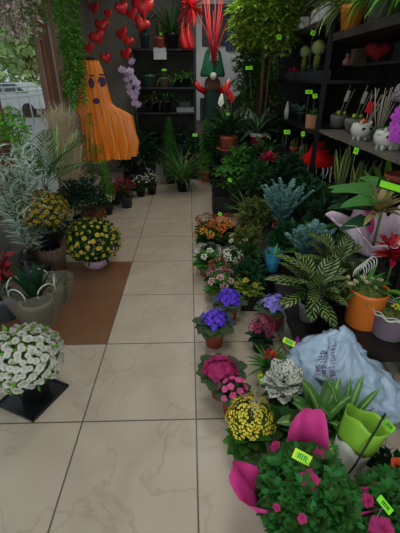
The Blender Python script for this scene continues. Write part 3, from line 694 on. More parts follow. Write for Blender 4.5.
p0 = at(66, -14, 4.5); p1 = at(70, 30, 4.55); p2 = at(76, 80, 4.6); p3 = at(77, 112, 4.62)
vine('dense green vine hanging like a column beside the window', 'vine', [(p0.x, 4.5, 2.88), p1, p2, p3], 3600, .055, .04, G_vine, .12, seed=3, strand=14)
pv = leafm('pink white leaf', 'cdb9b2', .3); dgv = leafm('darker vine', '68853f', .4)
for i, (px, bot, Y, m, nn, lb, sp) in enumerate(((5, 40, 2.75, pv, 260, 'trailing plant with pinkish white leaves at the top left corner', .09), (18, 42, 3.1, pv, 260, 'second pinkish trailing plant right of the corner one', .10), (30, 58, 3.3, dgv, 150, 'loose green trailing plant with leaves hanging lowest over the window', .12), (47, 26, 3.7, dgv, 220, 'short green trailing plant over the brown window post', .14), (58, 38, 4.1, G_vine, 260, 'green trailing plant left of the vine column', .09))):
    a = at(px, 5, Y); b_ = at(px + 2, bot, Y)
    t = vine(lb, 'plant', [(a.x, Y, a.z + .15), (a.x, Y - .03, a.z), b_], int(nn * 1.5), .05, .042, m, sp * 1.5, 'trailing_plant', 'heart', i + 5, 14)
    mb = MB(); lathe(mb, [(.06, .0), (.1, .1), (.105, .12)], 16); mb.obj('hanging_pot', dgrey, t)
    mb = MB(); h_ = 2.9 - (a.z + .15)
    for k in range(3): tube(mb, [(cos(k * 2.1) * .1, sin(k * 2.1) * .1, .1), (0, 0, h_)], .0025, 4)
    mb.obj('hanger', dgrey, t)
# red hearts on threads
def heart_mesh():
    mb = MB(); n = 28; o = []
    for i in range(n):
        a = 2 * pi * i / n; o.append((.5 * sin(a) ** 3, (13 * cos(a) - 5 * cos(2 * a) - 2 * cos(3 * a) - cos(4 * a)) / 32))
    vs = [(x, 0, z) for x, z in o] + [(x * .6, -.13, z * .6) for x, z in o] + [(x * .6, .13, z * .6) for x, z in o] + [(0, -.17, 0), (0, .17, 0)]
    fs = []
    for i in range(n):
        j = (i + 1) % n; fs += [(i, j, n + j, n + i), (j, i, 2 * n + i, 2 * n + j), (n + i, n + j, 3 * n), (2 * n + j, 2 * n + i, 3 * n + 1)]
    mb.add(vs, fs); return mb.mesh('heart', P_scar)
hm = heart_mesh(); thread = MB(); tube(thread, [(0, 0, 0), (0, 0, -1)], .0015, 4); thm = thread.mesh('thread', dgrey)
HS = [(89, 48, .11, 'lowest left, above the ghost'), (97, 37, .15, 'above the right of the ghost head'), (102, 25, .14, 'left of the gap of bare wall'), (94, 8, .13, 'near the vine column'), (108, 14, .1, 'small and high between larger ones'), (122, 34, .14, 'in the middle of the bare wall'), (128, 41, .12, 'just below and right of the middle one'), (126, 54, .14, 'lowest right beside the rack'), (142, 24, .14, 'beside the dark leaves above the rack'), (143, 6, .2, 'largest of them at the top'), (122, 8, .15, 'high left of the largest one'), (106, 58, .12, 'touching the top of the ghost'), (132, 14, .12, 'just left of the largest one')]
for i, (px, py, s, lb) in enumerate(HS):
    Y = 5.55 + (i % 4) * .15; q = at(px, py, Y)
    t = thing('heart_ornament', 'red heart ornament on a thread, ' + lb, 'heart', q, rnd.uniform(-.6, .6), 'red hearts hanging above the ghost')
    o = bpy.data.objects.new('heart', hm); COL.objects.link(o); o.parent = t; o.scale = (s * 1.45, s, s * 1.35); o.rotation_euler = (0, rnd.uniform(-.4, .4), 0)
    o = bpy.data.objects.new('thread', thm); COL.objects.link(o); o.parent = t; o.location = (0, 0, 2.9 - q.z); o.scale = (1, 1, 2.9 - q.z)
# lilac orchid beside the ghost head
def orchid(label, loc, pm, ph, pr, petal, spikes, fs, seed=1, name='orchid', leaves=6, kind='plain'):
    rg = random.Random(seed); t = thing(name, label, 'orchid', loc); pot(t, pr, ph, pm, kind)
    foliage(t, lambda mb: rosette(mb, (0, 0, ph * .9), leaves, .16, .05, .9, .3, .7, 'strap', 5, rg), G_mid, 'leaves')
    me = blossom('orch', petal); sb = MB()
    for (x, y, z, x2, y2, z2, nf) in spikes:
        P = [Vector((0, 0, ph * .9)), Vector((x * .5, y * .5, ph + (z - ph) * .6)), Vector((x, y, z)), Vector((x2, y2, z2))]
        cur = []
        for i in range(13):
            u = i / 12; cur.append(P[0] * (1 - u) ** 3 + P[1] * 3 * u * (1 - u) ** 2 + P[2] * 3 * u * u * (1 - u) + P[3] * u ** 3)
        tube(sb, cur, .003, 5)
        for k in range(nf):
            q = cur[min(12, 6 + int(k * 6.5 / nf))] + Vector((rg.uniform(-.03, .03), rg.uniform(-.05, -.01), rg.uniform(-.03, .03)))
            put(me, 'blossom', t, q, (rg.uniform(-.5, .5) - .2, -1, rg.uniform(0, .5)), rg.uniform(-.4, .4), fs)
    sb.obj('stem', stemg, t); return t
q = at(118, 62, 5.65)
orchid('tall lilac white flower spray in a floor vase behind the ghost head', (-.82, 5.75, 0), black, .5, .1, P_lilac, [(0, 0, 1.8, -.12, 0, 1.75, 7), (.05, 0, 1.6, .1, -.05, 1.6, 7), (-.05, 0, 1.75, .05, 0, 1.9, 5)], .12, 5, 'flower_spray')

# ================================================================== RIGHT OF THE AISLE, ON THE FLOOR
def onX(px, X, z):
    lo, hi = .3, 12
    for _ in range(50):
        Y = (lo + hi) / 2; c = CM.transposed() @ (Vector((X, Y, z)) - Vector((0, 0, H))); q = 200 + F * c.x / -c.z
        if q > px: lo = Y
        else: hi = Y
    return Vector((X, Y, z))
tray = mat('black nursery tray', hx('1a1c1b'), .6)
def crate(label, c, sx_, sy_, h, rz=0, name='plastic_crate'):
    t = thing(name, label, 'crate', c, rz); mb = MB(); th = .012
    boxb(mb, -sx_ / 2, sx_ / 2, -sy_ / 2, sy_ / 2, 0, th)
    for s in (-1, 1):
        boxb(mb, s * sx_ / 2 - th / 2, s * sx_ / 2 + th / 2, -sy_ / 2, sy_ / 2, th, h); boxb(mb, -sx_ / 2 + th, sx_ / 2 - th, s * (sy_ / 2 - th) - th / 2, s * (sy_ / 2 - th) + th / 2, th, h)
    mb.obj('body', tray, t, False); mb = MB()
    for s in (-1, 1): boxb(mb, s * (sx_ / 2 + .004) - .012, s * (sx_ / 2 + .004) + .012, -sy_ / 2 - .01, sy_ / 2 + .01, h, h + .012); boxb(mb, -sx_ / 2, sx_ / 2, s * sy_ / 2 - .01, s * sy_ / 2 + .01, h, h + .012)
    mb.obj('rim', tray, t, False); return t
ks = 'small kalanchoes beside the aisle'
N0 = set(o.name for o in C.objects)
kalanchoe('burnt orange kalanchoe at the back of the small flower group', on(224, 244), .06, .09, black, P_orange, 12, .07, .11, .17, G_dark, .085, group=ks, nl=48)
kalanchoe('golden orange kalanchoe nearest the aisle in the flower group', on(207, 252), .055, .09, black, P_gold, 9, .06, .08, .15, G_dark, .075, group=ks, nl=48)
kalanchoe('dark red orange kalanchoe behind the golden one', on(206, 240), .055, .09, black, P_brown, 9, .06, .08, .16, G_dark, .075, group=ks, nl=48)
kalanchoe('white kalanchoe at the edge of the aisle', on(207, 274), .055, .09, terra, P_white, 10, .045, .09, .16, G_mid, .075, group=ks, nl=48)
kalanchoe('bright white kalanchoe in the middle of the flower group', on(232, 277), .05, .09, black, P_white, 8, .055, .06, .16, G_dark, .075, group=ks, nl=48)
kalanchoe('cream kalanchoe behind the bright white one', on(239, 262), .05, .09, black, P_cream, 8, .04, .08, .17, G_dark, .075, group=ks, nl=48)
kalanchoe('rusty pink kalanchoe in front of the white ones', on(219, 288), .055, .09, black, P_brown, 9, .05, .07, .15, G_dark, .075, group=ks, nl=48)
kalanchoe('cream and pink kalanchoe just behind the dark violet flowers', on(221, 301), .06, .09, terra, P_lpink, 11, .042, .085, .15, G_mid, .075, group=ks, nl=48)
kalanchoe('pink budded kalanchoe beside the yellow green one', on(242, 282), .05, .09, black, P_pink, 5, .04, .05, .15, G_mid, .075, group=ks, nl=48)
kalanchoe('yellow green kalanchoe under the tilted yellow tag', on(247, 303), .05, .09, black, P_yel, 7, .035, .07, .15, G_lime, .07, group=ks, nl=48)
for o in C.objects:
    if o.name not in N0 and o.parent is None: o.scale = (1.5, 1.5, 1.35)
N0 = set(o.name for o in C.objects)
violet('african violet with bright blue violet flowers in a terracotta pot by the aisle', on(214, 344), P_vio, 26, .042, .085, .06, .115, off=(-.01, 0))
violet('dark violet african violet behind the bright one', on(228, 319), P_vio, 30, .042, .08, .06, .11)
violet('pale lavender african violet beside the dark crate', on(272, 327), P_lav, 28, .042, .08, .06, .12)
violet('magenta african violet in a terracotta pot at the aisle edge', on(221, 394), P_mag, 32, .044, .085, .06, .12, off=(.0, .01))
violet('pink magenta african violet half under the magenta one', on(232, 412), P_pink, 16, .034, .06, .05, .1)
for o in C.objects:
    if o.name not in N0 and o.parent is None: o.scale = (1.22, 1.22, 1.22)
N0 = set(o.name for o in C.objects)
kalanchoe('deep magenta kalanchoe behind the small red bromeliad', on(260, 349), .055, .09, black, P_mag, 12, .05, .07, .17, G_deep, .07)
kalanchoe('bright yellow kalanchoe in front of the magenta violets', on(246, 458), .065, .11, mat('lilac pot', hx('7d7488'), .5), P_bright, 26, .042, .085, .25, G_mid, .085, kind='plain', nl=34)
for o in C.objects:
    if o.name not in N0 and o.parent is None: o.scale = (1.15, 1.15, 1.15)
def brom(label, loc, r, h, pm, L, W, leafm_, bract, nb, bl, bh, n=18, name='bromeliad', droop=1.1, seed=1):
    t = thing(name, label, 'plant', loc); pot(t, r, h, pm); rg = random.Random(seed)
    foliage(t, lambda mb: rosette(mb, (0, 0, h * .9), n, L, W, 1.3, .3, droop, 'strap', 6, rg), leafm_)
    foliage(t, lambda mb: rosette(mb, (0, 0, h + bh), nb, bl, bl * .28, 1.4, .1, .5, 'lance', 4, rg), bract, 'bracts')
    mb = MB(); tube(mb, [(0, 0, h * .8), (0, 0, h + bh + .01)], .008, 6); mb.obj('stem', stemg, t); return t
brom('small scarlet bromeliad with narrow green leaves beside the white leaved plant', on(268, 378), .05, .08, terra, .17, .02, G_mid, P_red, 18, .05, .09, 22, seed=3)
# white mottled plant
wm = mat('white mottled leaf', hx('c6c9b8'), .6, .1); N = wm.node_tree.nodes
def mottled(name, c1, c2, sc, lo=.42, hi=.5):
    m = mat(name, c1, .6); t = m.node_tree; nz = [n for n in t.nodes if n.type == 'TEX_NOISE'][0]; nz.inputs['Scale'].default_value = sc
    r = t.nodes.new('ShaderNodeValToRGB'); r.color_ramp.elements[0].position = lo; r.color_ramp.elements[0].color = (*c2, 1); r.color_ramp.elements[1].position = hi; r.color_ramp.elements[1].color = (*c1, 1)
    t.links.new(nz.outputs['Fac'], r.inputs[0]); t.links.new(r.outputs[0], t.nodes['Principled BSDF'].inputs['Base Color']); return m
wm = mottled('white mottled leaf', hx('cdd0c2'), hx('4a5a48'), 85)
t = plant('polka_dot_plant', 'white leaved plant with dark green specks between two yellow edged tags', 'plant', on(280, 407), .065, .1, black,
          lambda mb: rosette(mb, (0, 0, .19), 30, .12, .085, 1.0, -.1, .5, 'oval', 5, random.Random(4), .1), wm)
foliage(t, lambda mb: rosette(mb, (0, 0, .09), 16, .12, .05, .9, .1, .7, 'oval', 4, random.Random(5)), G_dark, 'lower_leaves')
plant('leafy_plant', 'low dark green leafy plant right of the yellow kalanchoe', 'plant', on(277, 440), .06, .1, black,
      lambda mb: (rosette(mb, (0, 0, .1), 18, .13, .06, 1.2, .2, .7, 'oval', 4, random.Random(5)), tube(mb, [(0, 0, .06), (0, 0, .12)], .01)), G_dark)
# bud plant
t = thing('budding_bromeliad', 'thin leaved plant with a single magenta violet flower spike beside the yellow edged tag', 'plant', on(296, 372)); pot(t, .05, .08, black)
foliage(t, lambda mb: rosette(mb, (0, 0, .07), 22, .2, .011, 1.3, .4, .8, 'lance', 6, random.Random(6)), G_mid)
mb = MB(); leaf(mb, (-.02, 0, .17), 1.57, 1.45, .1, .035, 'oval', .1, .5, 6); leaf(mb, (-.02, .0, .17), -1.57, 1.6, .1, .035, 'oval', .1, .5, 6); ball(mb, (-.02, 0, .215), .016, 10, (1, 1, 2.9)); mb.obj('flower_spike', P_purp, t); mb = MB(); tube(mb, [(0, 0, .06), (-.02, 0, .2)], .004); mb.obj('stem', stemg, t)
# striped peace-lily type plant in front of the bag
zeb = stripe('striped green leaf', hx('4f8038'), hx('93b878'), 'mid', thr=.2)
zeb2 = stripe('zebra leaf', hx('35602f'), hx('93b27c'), 'chevron', 7, .72)
t = plant('zebra_plant', 'broad leaved green plant with pale veins in front of the plastic bag', 'plant', on(317, 446), .075, .12, black,
          lambda mb: rosette(mb, (0, 0, .13), 20, .25, .07, 1.45, .5, .8, 'oval', 6, random.Random(14), .25), zeb)
t = plant('spear_leaf_plant', 'light green spear leaved plant rising before the printed bag', 'plant', on(336, 452), .06, .12, black,
          lambda mb: [leaf(mb, (0, 0, .1), a, e, L, .04, 'oval', .5, .3, 6) for a, e, L in ((2.2, 1.4, .32), (1.2, 1.3, .3), (.3, 1.25, .33), (-.3, 1.1, .28), (1.8, 1.1, .3), (2.9, 1.2, .25), (.8, 1.45, .36), (3.6, 1.0, .22), (4.6, 1.1, .2), (5.4, 1.0, .22))], zeb)
# azaleas
paperp = mat('pink tissue paper', hx('d63c8c'), .65, 0, .08, 10, transl=.15); lilacp = mat('lilac pink paper', hx('eed6e6'), .6, 0, .06, 5, transl=.1); limep = mat('lime sleeve', hx('8cc43c'), .45, 0, .05); whs = mat('white sleeve', hx('c9cec0'), .5)
def paper(parent, m, r0, z0, r1, z1, flaps, name='paper_wrap', n=96, base=.0):
    """flaps: (angle, half width, extra radius, extra height)"""
    mb = MB(); rows = 9; vs = []
    for i in range(rows + 1):
        u = i / rows
        for j in range(n):
            a = 2 * pi * j / n; er = ez = 0
            for fa, fw, fr, fz in flaps:
                d = abs((a - fa + pi) % (2 * pi) - pi)
                if d < fw: k = .5 + .5 * cos(pi * (d / fw) ** 1.5); er += fr * k; ez += fz * k
            r_ = r0 + (r1 - r0) * u ** .9 + er * u ** 2; z = z0 + (z1 - z0) * u + ez * u ** 1.6
            r_ *= 1 + .05 * sin(a * 9 + u * 3) * u + .02 * sin(a * 23)
            vs.append((r_ * cos(a), r_ * sin(a), z + .01 * sin(a * 13) * u))
    fs = [(i * n + j, i * n + (j + 1) % n, (i + 1) * n + (j + 1) % n, (i + 1) * n + j) for i in range(rows) for j in range(n)] + [tuple(range(n - 1, -1, -1))]
    mb.add(vs, fs); o = mb.obj(name, m, parent); so = o.modifiers.new('thickness', 'SOLIDIFY'); so.thickness = .0015; return o
def azalea(label, loc, Rc, Rz, ch, nb, petal, seed, leaves=1500, flaps=None, blooms=(), name='azalea', pr=.1, ph=.16, pm=black):
    rg = random.Random(seed); t = thing(name, label, 'flowers', loc); pot(t, pr, ph, pm)
    def fn(mb):
        for i in range(leaves // 6):
            z = rg.uniform(-.45, 1); a = rg.uniform(0, 6.28); q = math.sqrt(1 - z * z); k = rg.uniform(.72, 1.03)
            d = Vector((q * cos(a), q * sin(a), z)); p_ = Vector((d.x * Rc * k, d.y * Rc * k, ch + d.z * Rz * k))
            for j in range(6):
                b_ = j * 1.05 + i; dirleaf(mb, p_, (cos(b_) + d.x * .8, sin(b_) + d.y * .8, .35 + d.z * .5), rg.uniform(.036, .054), .025, 'oval', rg, .4, 3, .25)
    foliage(t, fn, G_azalea); mb = MB()
    for i in range(14): a = i * 2.4; tube(mb, [(0, 0, ph * .8), (cos(a) * Rc * .4, sin(a) * Rc * .4, ch), (cos(a) * Rc * .75, sin(a) * Rc * .75, ch + Rz * .4)], .004, 4)
    mb.obj('stem', wood, t); me = blossom('azal', petal)
    for (x, y, z, s) in blooms: put(me, 'blossom', t, (x, y, z), Vector((x, y - .1, z - ch + .05)), rg.random() * 6, s)
    if flaps: paper(t, paperp, pr * 1.02, -.0 + .002, Rc * .8, ch - .02, flaps)
    return t
def loc_on_crown(base, px, py, z, s):
    q = on(px, py, base.z + z); return (q.x - base.x, q.y - base.y, z, s)
cc = on(309, 492, .30); b0 = Vector((cc.x, cc.y, 0))
azalea('large azalea bush in bright pink paper at the front of the display', b0, .155, .13, .27, 0, P_mag, 3, 2000,
       [(3.0, .55, .17, .12), (1.35, .75, .1, .22), (-.15, .35, .15, .08), (-.9, .4, .06, .0), (-2.2, .4, .05, .02)],
       [loc_on_crown(b0, 309, 480, .40, .075), loc_on_crown(b0, 319, 455, .40, .05), loc_on_crown(b0, 276, 447, .38, .05), loc_on_crown(b0, 277, 507, .36, .03), loc_on_crown(b0, 302, 518, .40, .035)])
b1 = on(402, 508, .26); b1.z = 0
azalea('dark azalea with a few pink blooms in the bottom right corner', b1, .13, .13, .22, 0, P_mag, 5, 1100, None,
       [loc_on_crown(b1, 382, 527, .3, .09), loc_on_crown(b1, 368, 500, .33, .05), loc_on_crown(b1, 375, 487, .3, .04)], pr=.085)
o = None
t = thing('single_bloom', 'orange flower on a dark leafy stem at the right edge', 'flowers', on(402, 500, 0)); 
ox = at(398, 466, on(402, 500).y + .0) - on(402, 500)
me = blossom('azal', mat('orange bloom', hx('f05a1c'), .5, .1)); put(me, 'blossom', t, ox, (-.3, -.6, 1), 0, .07); mb = MB(); tube(mb, [(0, 0, 0), ox], .004); mb.obj('stem', stemg, t); foliage(t, lambda mb: bush(mb, ox - Vector((0, -.02, .09)), .08, .08, .08, 150, .06, .03, 'oval', random.Random(2)), G_deep)
# lime and white sleeve
sc_ = on(338, 462, .2); t = thing('sleeved_pot', 'pot in a lime green and white paper sleeve tilted beside the pink paper', 'flower pot', (sc_.x, sc_.y, 0), 0)
mb = MB(); nseg = 40; vs = []; ax = Vector((.38, .25, 1)).normalized(); _, u_, v_ = frame(ax)
def sleeve(z0, z1, r0, r1, m, nm):
    mb = MB(); vs = []
    for i in range(7):
        k = i / 6; c_ = ax * (z0 + (z1 - z0) * k)
        for j in range(nseg):
            a = 2 * pi * j / nseg; r_ = (r0 + (r1 - r0) * k); vs.append(c_ + u_ * cos(a) * r_ + v_ * sin(a) * r_ + Vector((0, 0, .015 * k * cos(a * 4))))
    mb.add(vs, [(i * nseg + j, i * nseg + (j + 1) % nseg, (i + 1) * nseg + (j + 1) % nseg, (i + 1) * nseg + j) for i in range(6) for j in range(nseg)]); o = mb.obj(nm, m, t); q = o.modifiers.new('thickness', 'SOLIDIFY'); q.thickness = .0015
sleeve(.05, .26, .05, .076, whs, 'lower_sleeve'); sleeve(.26, .38, .076, .09, limep, 'upper_sleeve')
mb = MB(); lathe(mb, [(.04, 0), (.05, .03), (.052, .1)], 18); mb.obj('pot', black, t)
mb = MB(); tube(mb, [(-.04, -.08, .1), (.04, -.05, .26), (.16, .04, .44)], .004, 5); mb.obj('stick', black, t)
foliage(t, lambda mb: rosette(mb, tuple(ax * .22), 7, .12, .03, 1.1, .3, .5, 'lance', 4, random.Random(12)), G_mid)
# plain clear cup ring
t = thing('clear_plastic_cup', 'clear plastic cup with a pale rim left of the pink paper flap', 'cup', on(283, 448))
mb = MB(); lathe(mb, [(.03, 0), (.04, .09), (.043, .1), (.039, .09), (.029, .005)], 20); mb.obj('cup_body', mat('clear cup', hx('8a8c88'), .2, alpha=.5), t)

# ------------------------------------------------------------------ plastic bag with purple print
bagm = mat('light blue plastic bag', hx('a9c0d6'), .3, 0, .06, 4, .5, coat=.15, bump=0)
bg_c = Vector((.80, 1.34, 0)); t = thing('plastic_bag', 'stuffed light blue plastic bag with purple lettering behind the green plants', 'bag', bg_c, R(-28))
from mathutils import noise
def bagpt(u, v):
    """u around 0..1, v 0 bottom .. 1 top"""
    a = 2 * pi * u; prof = max(.0, sin(pi * min(1, .12 + v * .86))) ** .5
    rx_, ry_ = .36 * prof * (1 - .35 * v), .19 * prof * (1 - .55 * v)
    x = rx_ * cos(a); y = ry_ * sin(a) + .12 * v; z = .40 * v * (1 - .25 * cos(a) * (1 if cos(a) > 0 else .5)) 
    k = noise.noise(Vector((x * 7, y * 7, z * 5))) * .028 + (abs(noise.noise(Vector((x * 16 + z * 12, y * 16, z * 9 - x * 10)))) - .2) * -.05 - abs(noise.noise(Vector((x * 30 - z * 24, y * 30, z * 22 + x * 20)))) * .016
    d = Vector((cos(a), sin(a), .3)); return Vector((x, y, z + .002)) + d * k * (1 if v > .02 else 0)
mb = MB(); nu, nv = 110, 44; mb.add([bagpt(j / nu, i / nv) for i in range(nv + 1) for j in range(nu)], [(i * nu + j, i * nu + (j + 1) % nu, (i + 1) * nu + (j + 1) % nu, (i + 1) * nu + j) for i in range(nv) for j in range(nu)] + [tuple(range(nu - 1, -1, -1)), tuple(range(nv * nu, nv * nu + nu))])
mb.obj('body', bagm, t)
ink = mat('purple ink', hx('5a3a6e'), .5)
mb = MB(); rg = random.Random(44)
def strip(u0, v0, u1, v1, wd):
    p_, q_ = bagpt(u0, v0), bagpt(u1, v1); c0 = bagpt((u0 + u1) / 2 + .002, (v0 + v1) / 2); nrm = (bagpt(u0 + .004, v0) - bagpt(u0 - .004, v0)).cross(bagpt(u0, v0 + .01) - bagpt(u0, v0 - .01)); nrm.normalize()
    d = (q_ - p_).normalized(); s = d.cross(nrm) * wd / 2; o_ = nrm * .003
    mb.add([p_ + s + o_, p_ - s + o_, q_ - s + o_, q_ + s + o_], [(0, 1, 2, 3)])
# three rows of block letters running down the bag
def letters(u0, v0, u1, v1, n, hgt):
    for i in range(n):
        k = i / n; u = u0 + (u1 - u0) * k; v = v0 + (v1 - v0) * k; du = (u1 - u0) / n * .6; dv = (v1 - v0) / n * .6
        hu, hv = -hgt * .35, -hgt; w_ = .0035
        strip(u, v, u + hu, v + hv, w_)
        c_ = rg.random()
        if c_ < .7: strip(u, v, u + du, v + dv, w_)
        if c_ > .3: strip(u + hu, v + hv, u + hu + du, v + hv + dv, w_)
        if .2 < c_ < .8: strip(u + hu * .5, v + hv * .5, u + hu * .5 + du, v + hv * .5 + dv, w_)
        if c_ > .55: strip(u + du, v + dv, u + du + hu, v + dv + hv, w_)
letters(.665, .90, .735, .55, 15, .032); mb.obj('lettering', ink, t, False); mb = MB(); letters(.65, .84, .715, .50, 14, .032); mb.obj('lettering', ink, t, False); mb = MB(); letters(.64, .76, .70, .45, 12, .03); mb.obj('lettering', ink, t, False); mb = MB()
letters(.80, .33, .845, .40, 6, .05)
mb.obj('lettering', ink, t, False)

# ------------------------------------------------------------------ on the low bench
def dirp(px, py, z): return on(px, py, z)
silver = G_blue
def silverplant(label, loc, r, h, pm, n, L, seed, ll=.1):
    rg = random.Random(seed); t = thing('blue_fern', label, 'plant', loc); pot(t, r, h, pm)
    def fn(mb):
        for i in range(n): frond(mb, (0, 0, h * .85), i * 2.4 + seed, 1.55 - (.5 if h > .135 or r < .08 else .75) * i / n, L * rg.uniform(.8, 1.1), 13, ll, .034, .35, 9, 1.0, 'strap', rg, .005, .12, 3)
    foliage(t, fn, silver); return t
silverplant('tall blue green fern in a terracotta pot behind the other blue fern', on(279, 237, .25), .075, .13, terra, 24, .42, 2, .075)
silverplant('low blue green fern spreading above the striped leaves', on(303, 278, .25), .09, .14, black, 26, .32, 3, .08)
cal = stripe('prayer plant leaf', hx('1a3626'), hx('9aae58'), 'chevron', 7, .7)
def calathea(mb, rg=random.Random(8)):
    for i in range(24):
        a = 2.2 + (i * 2.4) ; el = 1.35 - 1.0 * (i / 24); st = Vector((cos(a) * .05, sin(a) * .05, .16 + .1 * (1 - i / 24))); tube(mb, [(0, 0, .12), st], .0025, 4, False)
        leaf(mb, st, a, el, rg.uniform(.19, .25), .085, 'oval', 1.1, .12, 8)
    for az, el, L, dx, dz in ((3.1, .35, .24, -.03, .26), (2.7, .55, .22, -.02, .33), (3.6, .15, .2, -.03, .2), (-1.3, -.2, .2, .02, .18), (-1.9, .0, .2, 0, .2), (.9, .8, .2, .05, .26), (4.4, .1, .2, 0, .24)):
        leaf(mb, (dx, -.02, dz), az, el, L * 1.2, .095, 'oval', .5, .1, 8)
plant('prayer_plant', 'prayer plant with feathered yellow and dark green striped leaves on the low bench', 'plant', on(308, 318, .25), .075, .13, mat('pale grey pot', hx('8c8c86'), .6), calathea, cal)
t = thing('blue_wrapper', 'small bright blue plastic wrapper beside the striped leaves', 'wrapper', on(272, 270, .25))
mb = MB(); lathe(mb, [(.04, 0), (.055, .1), (.07, .17)], 24, wob=lambda a, z: 1 + .14 * sin(a * 7) * z * 5); mb.obj('sheet', mat('blue plastic', hx('3f9ac4'), .4, 0, .1), t); foliage(t, lambda mb: rosette(mb, (0, 0, .1), 8, .14, .02, 1.3, .6, .5, 'strap', 4, random.Random(2)), G_fresh)
p = on(245, 268); t = plant('low_bowl_plant', 'dark leaved plant in a grey bowl with yellow green rim by the small kalanchoes', 'plant', on(247, 262), .1, .1, grey, lambda mb: rosette(mb, (0, 0, .1), 18, .26, .04, 1.4, .4, 1.0, 'strap', 6, random.Random(8)), G_darkfill, 'bowl')
mb = MB(); lathe(mb, [(.1, .095), (.125, .1), (.125, .108), (.1, .104)], 26, cap0=False); mb.obj('saucer_rim', mat('lime rim', hx('8a9a3a'), .5), t)
crate('black plastic crate behind the lavender violet', on(258, 312) + Vector((.0, .12, 0)), .26, .22, .12)
plant('white_paper_pot', 'white paper collar standing beside the striped prayer plant', 'paper', on(291, 336), .001 + .05, .12, black, lambda mb: lathe(mb, [(.052, 0.002), (.06, .14), (.085, .24)], 22, cap0=False, wob=lambda a, z: 1 + .1 * sin(a * 5) * z * 4), mat('white paper sheet', hx('aeb0aa'), .7), part='paper_collar')
# orange pot
p = on(361, 322, .25)
t = thing('orange_flower_pot', 'large plain orange pot with a mossy plant and tiny white flowers', 'flower pot', p); pot(t, .116, .25, orangepot, 'cyl', soilm=moss)
mb = MB(); ball(mb, (0, 0, .22), .095, 22, (1, 1, .55), .06, random.Random(3)); mb.obj('moss', moss, t)
foliage(t, lambda mb: (rosette(mb, (-.02, .02, .22), 16, .19, .03, 1.3, .1, .8, 'lance', 5, random.Random(3)), rosette(mb, (.02, 0, .23), 9, .12, .04, 1.0, .0, .8, 'oval', 4, random.Random(4))), G_mid)
me = blossom('kal', P_cream); rg = random.Random(12); sb = MB()
for i in range(20):
    q = Vector((rg.uniform(-.14, .07), rg.uniform(-.05, .05), .31 + rg.uniform(-.04, .03))); tube(sb, [(0, 0, .2), q], .0015, 3, False); put(me, 'flower_cluster', t, q, (0, -.5, 1), rg.random() * 6, .024)
sb.obj('stem', stemg, t)
mb = MB()
for k in range(6): tube(mb, [(-.10 + .012 * k + .03 * cos(a), -.02, .36 + .012 * k + .05 * sin(a)) for a in [i * pi / 9 for i in range(-1, 11)]], .0035, 5)
mb.obj('white_ribbon', P_white, t)
mb = MB(); leaf(mb, (.07, -.05, .26), -.6, .3, .22, .05, 'oval', 2.0, .2, 8); mb.obj('hanging_leaf', G_fresh, t)
p = on(399, 353, .25); t = thing('mauve_pot', 'pale mauve pot of moss with a white wire rim at the right edge', 'flower pot', (p.x + .02, max(p.y, 1.66), .25)); pot(t, .105, .15, mat('greyish mauve pot', hx('7c6c78'), .6), 'cyl', soilm=moss)
mb = MB(); ball(mb, (0, 0, .13), .088, 20, (1, 1, .5), .06, random.Random(3)); mb.obj('moss', moss, t)
mb = MB(); pts = [(cos(a) * .115, sin(a) * .115, .16 + .008 * sin(a * 9)) for a in [i * 2 * pi / 60 for i in range(61)]]; tube(mb, pts, .006, 5); tube(mb, [(x * 1.05, y * 1.05, z + .02 + .008 * sin(i)) for i, (x, y, z) in enumerate(pts)], .0035, 5); mb.obj('wire_rim', P_white, t)
me = blossom('kal', P_bright); put(me, 'flower', t, (-.01, -.02, .2), (0, -.3, 1), 0, .05); foliage(t, lambda mb: rosette(mb, (0, 0, .15), 10, .1, .02, 1.2, .3, .4, 'lance', 4, random.Random(3)), G_mid)
brom('large red bromeliad in front of the lilac paper at the right edge', on(383, 312, .25) + Vector((.0, .05, 0)), .07, .13, black, .22, .04, G_deep, P_red, 46, .16, .25, 14, seed=9)
t = thing('floral_pick', 'purple and yellow berried sprig standing above the red bromeliad', 'flowers', on(383, 300, .25) + Vector((0, .1, 0)))
mb = MB(); rg = random.Random(5)
bm_, by_ = mat('plum berry', hx('6a2a48'), .4, .4), mat('yellow berry', hx('b9a04c'), .5, .2)
for i in range(17): mb = MB(); ball(mb, (rg.uniform(-.05, .05), rg.uniform(-.03, .03), .37 + rg.uniform(-.06, .07)), .014, 8); mb.obj('berry', bm_ if i < 12 else by_, t)
mb = MB(); tube(mb, [(0, 0, 0), (0, 0, .4)], .004); mb.obj('stem', wood, t)
# fern filling between prayer plant and orange pot
def fernplant(label, loc, r, h, pm, n, L, m, seed, ll=.07, lw=.018, nl=14, droop=1.1, name='potted_fern', el=(1.4, .5)):
    rg = random.Random(seed)
    def fn(mb):
        for i in range(n): frond(mb, (0, 0, h * .85), i * 2.4 + seed, el[0] + (el[1] - el[0]) * i / n, L * rg.uniform(.8, 1.1), nl, ll, lw, droop, 9, 1.1, 'lance', rg, .003, .12, 2)
    return plant(name, label, 'fern', loc, r, h, pm, fn, m)
fernplant('dark green fern between the blue fern and the orange pot', on(335, 268, .25), .08, .14, black, 16, .34, G_dark, 3)
fernplant('light fern arching behind the prayer plant on the low bench', Vector((.98, 2.42, .25)), .08, .16, black, 18, .34, G_mid, 11)
t = plant('prayer_plant', 'smaller prayer plant with striped leaves reaching up beside the white ribbon of the orange pot', 'plant', Vector((.93, 2.02, .25)), .07, .16, black, calathea, cal); t.scale = (.8, .8, 1.15)
fernplant('dark green fern just behind the bag and left of the orange pot', on(338, 305, .25) + Vector((0, .06, 0)), .07, .12, black, 14, .26, G_deep, 7, .05, .016)
